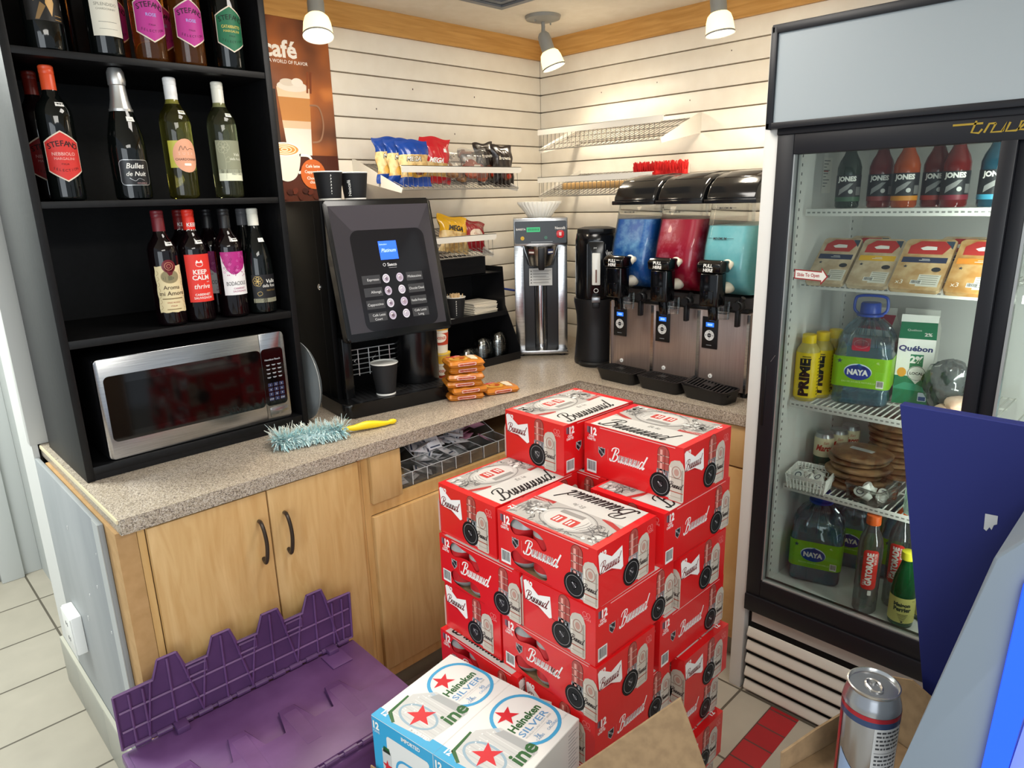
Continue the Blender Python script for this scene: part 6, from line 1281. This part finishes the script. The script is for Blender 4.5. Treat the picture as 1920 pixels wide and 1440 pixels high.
def carton_mesh(holes):
    mb = MB().use(CR); a, b = CL / 2, CW / 2
    V = [(-a, -b, 0), (a, -b, 0), (a, b, 0), (-a, b, 0), (-a, -b, CH), (a, -b, CH), (a, b, CH), (-a, b, CH)]
    fs = [(0, 3, 2, 1), (4, 5, 6, 7), (0, 4, 7, 3), (1, 2, 6, 5)]
    if not holes: fs += [(0, 1, 5, 4), (2, 3, 7, 6)]
    mb.add(V, fs)
    if holes:
        for s in (-1, 1):
            loops = [[(-a, 0), (a, 0), (a, CH), (-a, CH)], HU[::-1], HD[::-1]]; pts = [p for l in loops for p in l]
            tri = tessellate_polygon([[Vector((p[0], p[1], 0)) for p in l] for l in loops]); vs = [(s * -p[0], s * b, p[1]) for p in pts]; mb.add(vs, [tuple(t) for t in tri])
        mb.use(KRAFT); e = .0015; mb.add([(-a + e, -b, e), (a - e, -b, e), (a - e, b, e), (-a + e, b, e), (-a + e, -b, CH - e), (a - e, -b, CH - e), (a - e, b, CH - e), (-a + e, b, CH - e)], [(0, 1, 2, 3), (4, 7, 6, 5), (0, 3, 7, 4), (1, 5, 6, 2)]).box(-a + e, a - e, -.0295, .0295, e, CH - e)
    for s, rz in ((0, 0), (1, math.pi)):
        A = Art(); art_long(A, CL, CH, holes); T = RZ(rz)
        if holes: A.it = [i for i in A.it]
        A.emit(mb, lambda u, v, w: T @ Vector((u, -b - w, v)), dz=.00016)
        A = Art(); art_short(A, CW, CH); T2 = RZ(rz - math.pi / 2); A.emit(mb, lambda u, v, w: T2 @ Vector((u, -a - w, v)), dz=.00016)
    A = Art(); art_top(A, CL, CW); A.emit(mb, top(0, 0, CH), dz=.00012); return mb.mesh('beer_carton')
PLAIN, HOLED = carton_mesh(False), carton_mesh(True)
bc = MB().use(M('A6A4A2', .3, .3)).lathe([(.022, 0), (.0265, .004), (.0325, .014), (.0325, .098), (.026, .113), (.0265, .116), (.0235, .114), (.001, .113)], 26).use(M('B31A20', .35)).lathe([(.0326, .016), (.0327, .018), (.0327, .090), (.0326, .092)], 26)
A = Art(); script(A, -.026, .05, .016, TW, .12, 3, .8); A.emit(bc, wrap(.0328), .006); bc = bc.mesh('beer_can')
def carton_obj(label, x, y, z, rz, mesh):
    o = bpy.data.objects.new('beer_carton', mesh); o.location = (x, y, z); o.rotation_euler = (0, 0, RAD(rz)); put(o, None, label, 'beer carton', None, None)
    if mesh is HOLED:
        for k, dx in enumerate((-.082, -.016)):
            c = bpy.data.objects.new('beer_can', bc); p = RZ(RAD(rz)) @ Vector((dx if abs(rz) == 90 and rz < 0 else dx, -.0625, 0)); c.location = (x + p.x, y + p.y, z + .0022); c.rotation_euler = (0, 0, RAD(rz) + k * .9)
            put(c, None, '%s beer can inside the %s' % (('left', 'right')[k], HOLEN), 'beer can', None, None)
HT = .1235; ZT = [1.0845 - HT * (i + 1) for i in range(8)]   # bottoms of tiers, top tier first
HOLEN = ''
rnd = random.Random(31)
def jit(): return rnd.uniform(-1, 1)
# top tier
carton_obj('top left red beer carton, its short bowtie end facing left, against the worktop corner', -1.319, -1.307, ZT[0], -.6, PLAIN)
carton_obj('top right red beer carton, long lettered side facing left, nearest the cooler', -1.303, -1.550, ZT[0], -90.5, PLAIN)
# second tier
carton_obj('red beer carton left below the top pair, printed top showing', -1.537, -1.306, ZT[1], -.8, PLAIN)
HOLEN = 'holed frontmost carton with upside down top print'
o_ = carton_obj('frontmost red beer carton with handle holes, printed top showing upside down', -1.575, -1.540, ZT[1], 90.4, HOLED)
for ob in list(COL.objects):
    if ob.name.startswith('beer_can') and HOLEN in ob.get('label', ''): ob.location = (-1.575 - .0625, ob.location.y if False else -1.540 + (.082 if 'left' == ob['label'][:4] else .016), ob.location.z)
carton_obj('red beer carton directly below the top right one, its top partly showing', -1.331, -1.585, ZT[1], -.5, PLAIN)
carton_obj('red beer carton in the second tier hidden behind, by the worktop', -1.305, -1.352, ZT[1], -90, PLAIN)
for i in range(2, 8):
    z = ZT[i]; nm_ = ('', '', 'third', 'fourth', 'fifth', 'sixth', 'seventh', 'bottom')[i]; ex = .004 * jit()
    if i % 2 == 0:
        dx = -.018 if i == 4 else 0
        HOLEN = 'holed left carton of the %s tier from top' % nm_
        carton_obj('red beer carton with handle holes at left of the %s tier from top' % nm_, -1.575 + dx + ex, -1.342, z, -90.3, HOLED)
        carton_obj('red beer carton with bowtie end forming near corner of the %s tier from top' % nm_, -1.540 + .003 * jit(), -1.577, z, -.4, PLAIN)
        carton_obj('red beer carton with bowtie end at right of the %s tier from top' % nm_, -1.305 + (.006 if i > 3 else 0), -1.553 - (.018 if i > 3 else 0), z, -90.4, PLAIN)
        carton_obj('red beer carton in the %s tier from top, hidden at the back' % nm_, -1.340, -1.306 + .002, z, 0, PLAIN)
    else:
        carton_obj('red beer carton with bowtie end at left of the %s tier from top' % nm_, -1.539 + ex, -1.312, z, -.6, PLAIN)
        HOLEN = 'holed near corner carton of the %s tier from top' % nm_
        carton_obj('red beer carton with handle holes forming near corner of the %s tier from top' % nm_, -1.578 + ex * .5, -1.547, z, -90.6, HOLED)
        carton_obj('red beer carton with long lettered side at right of the %s tier from top' % nm_, -1.337 + .004, -1.585, z, -.5, PLAIN)
        carton_obj('red beer carton in the %s tier from top, hidden behind' % nm_, -1.305, -1.352, z, -90, PLAIN)
pal = MB().use(nmat('pallet_wood', '9A7A52', 'B08E63', (1, 1, 8), 6, 4, .8, .35, .65))
for k in range(5): pal.box(-1.68 + .1 * k, -1.60 + .1 * k, -1.69, -1.20, .080, .0962, .001)
for y in (-1.68, -1.48, -1.28): pal.box(-1.68, -1.20, y, y + .05, .002, .080, .001)
O('pallet', pal, None, 'low wooden pallet on the floor under the red beer cartons', 'pallet')

# ------------------------------------------------------------------ white and blue beer packs on a cardboard box
HW = M('DFE0DC', .4, coat=.2); HB = M('2FA0CE', .4, coat=.2); HRING = M('3D9DCB', .4); HG_ = M('1E5A2A', .4); HS = M('C8202C', .4); HSil = M('5E93BE', .4); HL, HWd, HH = .2385, .1735, .150
GL1 = M('C2C5C3', .35); GL2 = M('A3A8A8', .35)
def art_htop(A):
    a, b = .134, .09825; A.rect(-a, -b, -a + .030, b, HB); A.up()
    A.l = 1; A.poly([(-a + .012, b - .052), (-a + .012, b - .060), (-a + .02, -b + .03), (-.002, -b + .018), (.012, -b + .03), (.008, b - .07), (-.03, b - .03), (-a + .03, b - .03)], GL1); A.up()
    A.poly([(-.012, -b + .02), (.010, -b + .028), (.006, b - .08), (-.014, b - .07)], GL2); A.poly([(-a + .010, b - .058), (-a + .016, b - .062), (-a + .034, b - .034), (-.040, b - .028), (-.040, b - .022), (-a + .028, b - .026)][::-1], HG_)
    for k in range(9): A.line([(-a + .034 + .010 * k, b - .036 - .002 * k), (-a + .030 + .010 * k, -b + .030)], .0018, M('B4B8B8', .35) if k % 2 else M('D2D5D3', .35))
    A.up(); A.ring(-.075, .005, .030, .052, .006, M('8FA9B8', .4), 30); A.up(); A.star(-.070, .002, .036, HS, RAD(-18)); A.text('Heineken', -.066, -.066, .032, HG_, al='l', bold=.02, maxw=.09, rot=RAD(0)) if False else None
    A.text('ine', -.052, -.074, .040, HG_, al='l', bold=.03, shear=.05)
    for k in range(10): A.ell(-a + .05 + .009 * k, .038 + .012 * math.sin(k * 2.3), .002, .002, WHITE, 6)
    cx = .062; R_ = rr(cx - .066, -.078, cx + .066, .078, .062, 9); A.l = 1; A.line(R_, .0085, HRING, True); A.l = 2
    A.star(cx - .018, .040, .030, HS, RAD(-14)); A.text('Heineken', cx, -.008, .022, HG_, w=.100, bold=.03); A.text('SILVER', cx, -.031, .017, HSil, w=.096, bold=.01); A.text('WORLD-CLASS LIGHT BEER', cx, -.039, .0048, GL2, w=.094)
    A.rect(cx - .03, -.0435, cx + .03, -.043, GL2); A.text('3g', cx - .025, -.055, .010, HSil, bold=.01); A.text('90', cx + .022, -.055, .010, HSil, bold=.01); A.text('CARBS', cx - .025, -.063, .0065, HSil, maxw=.032); A.text('CALORIES', cx + .022, -.063, .0065, HSil, maxw=.048)
    A.text('12', -a + .016, b - .024, .014, WHITE, bold=.05, rot=RAD(-90)); A.text('IMPORTED', -a + .018, -.035, .009, WHITE, rot=RAD(-90), bold=.03); A.text('12 x 330 ml', a - .012, -.07, .004, GL2, maxw=.03)
def art_hend(A):
    b = .09825; A.rrect(-.050, .004, .085, HH - .028, .008, HW); A.up(); A.rect(-.068, .0, -.038, .085, GL1); A.poly([(-.066, .078), (-.04, .078), (-.044, .092), (-.062, .092)], HG_)
    A.line(rr(-.022, -.01, .062, .082, .028, 6), .006, HRING, True); A.up(); A.star(-.053, .045, .017, HS); A.star(.022, .06, .016, HS, -.2); A.text('Heineken', .022, .030, .014, HG_, w=.066, bold=.03); A.text('SILVER', .022, .014, .011, HSil, w=.06); A.text('12', -b + .016, HH - .026, .017, WHITE, bold=.05, w=.02); A.text('CANS', -b + .016, HH - .035, .006, WHITE); A.text('IMPORTED', .03, HH - .016, .009, WHITE, bold=.03)
def art_hside(A):
    A.rect(-.134, 0, -.114, HH, HB); A.line([(.0 + .06 * math.cos(t * .1), -.015 + .085 * math.sin(t * .1)) for t in range(32)], .008, HRING); A.up(); A.star(0, .03, .022, HS)
    for k in range(11): A.rect(.088, HH - .016 - k * .008, .126 - .006 * (k % 3), HH - .0135 - k * .008, GL2)
    A.rect(.084, .006, .130, HH - .008, M('D6D7D3', .4)) if False else None
hm = MB().use(HW).box(-HL / 2, HL / 2, -HWd / 2, HWd / 2, 0, HH, .0012, 1)
hm.use(HB).add([(-HL / 2 - .0004, -HWd / 2 + .001, .001), (-HL / 2 - .0004, HWd / 2 - .001, .001), (-HL / 2 - .0004, HWd / 2 - .001, HH - .001), (-HL / 2 - .0004, -HWd / 2 + .001, HH - .001)], [(0, 3, 2, 1)])
A = Art(); art_htop(A); A.emit(hm, lambda u, v, w: (u * HL / .268, v * HWd / .1965, HH + w), dz=.00014); A = Art(); art_hend(A); T_ = RZ(RAD(-90)); A.emit(hm, lambda u, v, w: T_ @ Vector((u * HWd / .1965, -HL / 2 - .0006 - w, v)), dz=.00014); A = Art(); art_hside(A); A.emit(hm, lambda u, v, w: (u * HL / .268, -HWd / 2 - w, v), dz=.00014)
hm = hm.mesh('beer_pack'); ha = RAD(7.6); ZH = .58 - HH
for k, lab in ((0, 'white and light blue beer pack lying left, nearest the purple tote'), (1, 'white and light blue beer pack lying right, against the red cartons')):
    cx0, cy0 = -1.961, -1.324; ux = Vector((math.cos(ha), math.sin(ha))); uy = Vector((math.sin(ha), -math.cos(ha))); c_ = Vector((cx0, cy0)) + ux * HL / 2 + uy * (HWd / 2 +   .1738 * k)
    o = bpy.data.objects.new('beer_pack', hm); o.location = (c_.x, c_.y, ZH); o.rotation_euler = (0, 0, ha); put(o, None, lab, 'beer pack', None, None)
c_ = Vector((cx0, cy0)) + ux * HL / 2 + uy * .1737; bxm = MB().use(KRAFT); hl, hw = HL / 2 + .006, .1737 + .006
bxm.box(-hl, hl, -hw, hw, .0, ZH - .0005, .002)
for a in ((-hl - .003, -hl, -hw, hw), (hl, hl + .002, -hw, hw)): bxm.box(*a, ZH - .01, ZH + .028)
bxm.box(-hl, hl, -hw - .002, -hw, ZH - .01, ZH + .028)
A = Art(); A.text('12', -.15, ZH - .02, .022, M('C9BBA6', .8), bold=.04); T_ = RZ(RAD(-90)); A.emit(bxm, lambda u, v, w: T_ @ Vector((u, -hl - .0032 - w, v)))
O('cardboard_box', bxm, None, 'brown cardboard box with low rim carrying the white and blue beer packs', 'cardboard box', loc=(c_.x, c_.y, 0), rz=ha)

# ------------------------------------------------------------------ purple tote
def totemat(nm, a, b): return nmat(nm, a, b, (1, 1, 1), 9, 8, .42, .35, .75)
PU = totemat('scuffed_purple_plastic', '583664', '6D4A7A'); PU2 = totemat('shaded_purple_plastic', '4A2F57', '5B3B68')  # second purple is a darker copy, shade put into the colour
tt = E('tote', 'scuffed purple plastic tote with hinged interlocking lid, one flap raised', 'tote', (-2.303, -.776, 0), RAD(-1.6))
W_ = .612; D_ = .385
O('tote_body', MB().use(PU).prism([(.035, -.04, .0), (W_ - .035, -.04, 0), (W_ - .035, -D_ + .03, 0), (.035, -D_ + .03, 0)], (0, 0, .03)).add([(.03, -.035, .02), (W_ - .03, -.035, .02), (W_ - .03, -D_ + .025, .02), (.03, -D_ + .025, .02), (.006, -.008, .352), (W_ - .006, -.008, .352), (W_ - .006, -D_ + .004, .352), (.006, -D_ + .004, .352)], [(0, 1, 5, 4), (1, 2, 6, 5), (2, 3, 7, 6), (3, 0, 4, 7)]).box(0, W_, -D_, 0, .335, .360, .004), tt)
def lidshape(y0, teeth_y0, teeth_y1, first, x0=.012, x1=W_ - .012):
    P = [(x0, y0), (x1, y0)]; pts = []
    for k in range(4):
        c = first + .1255 * k; pts += [(c - .036, teeth_y0), (c - .021, teeth_y1), (c + .021, teeth_y1), (c + .036, teeth_y0)]
    return P + [(x1, teeth_y0)] + pts[::-1] + [(x0, teeth_y0)]
S_ = lidshape(-D_ + .012, -.232, -.150, .085)
O('under_lid', MB().use(PU).box(.012, W_ - .012, -.28, -.012, .360, .364, .001).box(.50, .56, -.09, -.02, .364, .368, .002), tt)
fp = MB().use(PU).prism([(a, b, .3645) for a, b in S_], (0, 0, .0125), .0022, 2)
for k in range(4): fp.box(.085 + .1255 * k - .018, .085 + .1255 * k + .018, -.30, -.17, .3765, .3775, .0004, 1)
O('front_flap', fp, tt)
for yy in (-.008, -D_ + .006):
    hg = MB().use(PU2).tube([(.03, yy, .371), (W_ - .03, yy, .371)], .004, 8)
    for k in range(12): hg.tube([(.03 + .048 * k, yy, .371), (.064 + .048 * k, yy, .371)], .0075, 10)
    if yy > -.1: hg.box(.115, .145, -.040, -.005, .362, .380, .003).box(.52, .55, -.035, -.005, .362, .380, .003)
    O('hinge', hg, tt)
# raised flap: ribbed underside faces the room
T_ = TR((0, -.004, .372)) @ RX(RAD(90 + 3)) 
F_ = [(a, -b) for a, b in lidshape(0, -.148, -.196, .125, .004, W_ - .004)]
F_ = [(a, abs(b)) for a, b in F_]
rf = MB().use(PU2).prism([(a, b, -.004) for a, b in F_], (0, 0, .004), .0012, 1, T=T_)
def rib(x0, y0, x1, y1): 
    rf.tube([(x0, y0, .003), (x1, y1, .003)], .0032, 4, T=T_)
rf.use(PU)
for a, b in zip(F_, F_[1:] + F_[:1]): rib(*a, *b)
for y in (.045, .098): rib(.01, y, W_ - .01, y)
for k in range(4):
    c = .125 + .1255 * k; rib(c, .0, c, .190); rib(c - .042, .148, c - .062, .0); rib(c + .030, .165, c + .066, .0) 
for x in (.035, .065, W_ - .06, W_ - .03): rib(x, .0, x, .14)
for k in range(3):
    c = .187 + .1255 * k; rib(c - .022, .138, c + .022, .138); rib(c - .022, .112, c + .022, .112); rib(c - .022, .112, c - .022, .138); rib(c + .022, .112, c + .022, .138)
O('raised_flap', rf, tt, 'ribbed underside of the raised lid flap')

# ------------------------------------------------------------------ foreground: cartons, can, blue display stand
KB = nmat('kraft_flap', '7E664A', '8C7354', (1, 1, 1), 60, 4, .9, .35, .65)
oc = E('open_carton', 'open brown cardboard carton with a flap standing in front of the beer', 'cardboard carton', (-2.07, -1.965, 0), RAD(-35))
O('carton_body', MB().use(KB).box(-.15, .15, -.10, .10, 0, .52, .002), oc)
Ti = (TR((-2.07, -1.965, 0)) @ RZ(RAD(-35))).inverted(); a_ = Vector((-1.81, -1.936, .88)); l_ = Vector((-.128, .089, -.096)); r_ = Vector((.0045, -.0435, -.100)); n_ = l_.cross(r_).normalized() * .004
fl_ = [Ti @ p for p in (a_, a_ + l_ * 2.1, a_ + l_ * 2.1 + r_ * 1.6, a_ + r_ * 3.6)]
O('carton_flap', MB().use(KB).prism(fl_, (Ti.to_3x3() @ n_), .0008, 1), oc)
cc = E('can_carton', 'brown cardboard carton with raised rim under the silver drink can', 'cardboard carton', (-1.752, -2.205, 0), RAD(-16))
b = MB().use(KB).box(-.09, .09, -.12, .095, 0, .850, .001)
O('carton_body', b, cc)
O('carton_flap', MB().use(KB).prism([(-.088, .094, .84), (.09, .094, .84), (.088, .100, .885), (-.02, .098, .884), (-.086, .098, .876)], (0, .003, 0)), cc)
O('carton_flap', MB().use(KB).prism([(.09, .09, .84), (.09, .005, .84), (.098, .01, .935), (.100, .05, .945), (.098, .085, .93)], (.003, 0, 0)), cc)
can = E('energy_can', 'tall silver drink can with printed text panel standing on a cardboard carton', 'drink can', (-1.771, -2.173, .8505), RAD(-60))
cb = MB().use(M('A9ABB0', .22, .9)).lathe([(.022, 0), (.028, .004), (.0325, .012), (.0325, .136), (.0315, .142), (.0285, .152), (.0278, .156)], 40); O('can_body', cb, can)
ld = MB().use(M('C2C2C0', .22, .9)).lathe([(.0278, .155), (.0292, .157), (.0294, .1595), (.0278, .160), (.0262, .156), (.0245, .1545), (.001, .1548)], 40)
ld.tube(cat([(-.003, -.012, .1565), (.006, -.012, .1568), (.008, .0, .1568), (.003, .008, .157), (-.005, .008, .157), (-.008, 0, .1568)], 4, True), .0018, 6, True).cyl((0, .004, .154), (0, .004, .158), .003, 10); O('can_lid', ld, can)
A = Art(); R1 = M('A62A34', .25, .5); A.rect(-.100, .128, .100, .134, R1); A.rect(-.100, .120, .100, .128, M('3A4A6E', .25, .5)); A.rect(-.002, .0, .034, .120, M('C2C4C6', .35, .3)); A.up(); k_ = M('3A3C40', .5); rnd = random.Random(5)
for i in range(20):
    yy = .114 - i * .0056
    if i in (5, 11, 12): A.rect(0, yy, .032, yy + .0006, k_); continue
    x = .001
    while x < .030: q = rnd.uniform(.002, .006); A.rect(x, yy, min(x + q, .032), yy + .0026, k_); x += q + .0012
A.poly([(-.040, 0), (-.012, 0), (-.018, .05), (-.040, .072)], M('8FA6C9', .3, .3)); A.rect(-.052, .0, -.044, .118, R1)
mb = MB(); A.emit(mb, wrap(.0326), .005, dz=.0001); O('print', mb, can)

NVY = M('131D62', .6); DG = M('76818C', .5)
ds = E('display_stand', 'blue shop display stand with grey side panel and lit blue edge', 'display stand', (-1.62, -2.45, 0))
bd = MB().use(NVY); P = [(-2.122, 1.315), (-2.196, .915), (-2.208, .84), (-2.45, .84), (-2.45, 0), (-3.0, 0), (-3.0, 1.315)]
bd.prism([(.0, y + 2.45, z) for y, z in P], (.018, 0, 0), .001, 1); O('back_board', bd, ds)
A = Art(); A.poly([(0, 0), (.013, .001), (.0135, -.010), (.0105, -.012), (.009, -.019), (.0065, -.016), (.004, -.022), (.001, -.020)], M('B9BCC0', .7)); mb = MB(); p0 = Vector((0, -2.231 + 2.45, 1.197)); A.emit(mb, lambda u, v, w: (p0.x - w - .0003, p0.y - u, p0.z + v)); O('sticker_scrap', mb, ds)
O('side_panel', MB().use(DG).prism([(-.23, y + 2.45, z) for y, z in ((-2.279, 1.251), (-2.228, .977), (-2.222, .945), (-2.46, .90), (-2.46, 0), (-2.75, 0), (-2.75, .9), (-2.42, 1.45), (-2.395, 1.405))], (.20, 0, 0), .003, 2), ds)
O('edge_light', MB().use(M('1A4BFF', .4, emit=1.2)).prism([(-.236, y + 2.45, z) for y, z in ((-2.304, 1.235), (-2.2985, 1.03), (-2.296, .97), (-2.315, .97), (-2.318, 1.03), (-2.335, 1.31))], (.006, 0, 0), .001, 1), ds, 'lit bright blue edge strip')
O('glow_tint_panel', MB().use(M('7F93DE', .5)).prism([(-.233, y + 2.45, z) for y, z in ((-2.318, 1.02), (-2.315, .97), (-2.45, .97), (-2.45, 1.40), (-2.345, 1.36))], (.003, 0, 0)), ds)  # pale blue colour paints the haze of the edge light, no emission
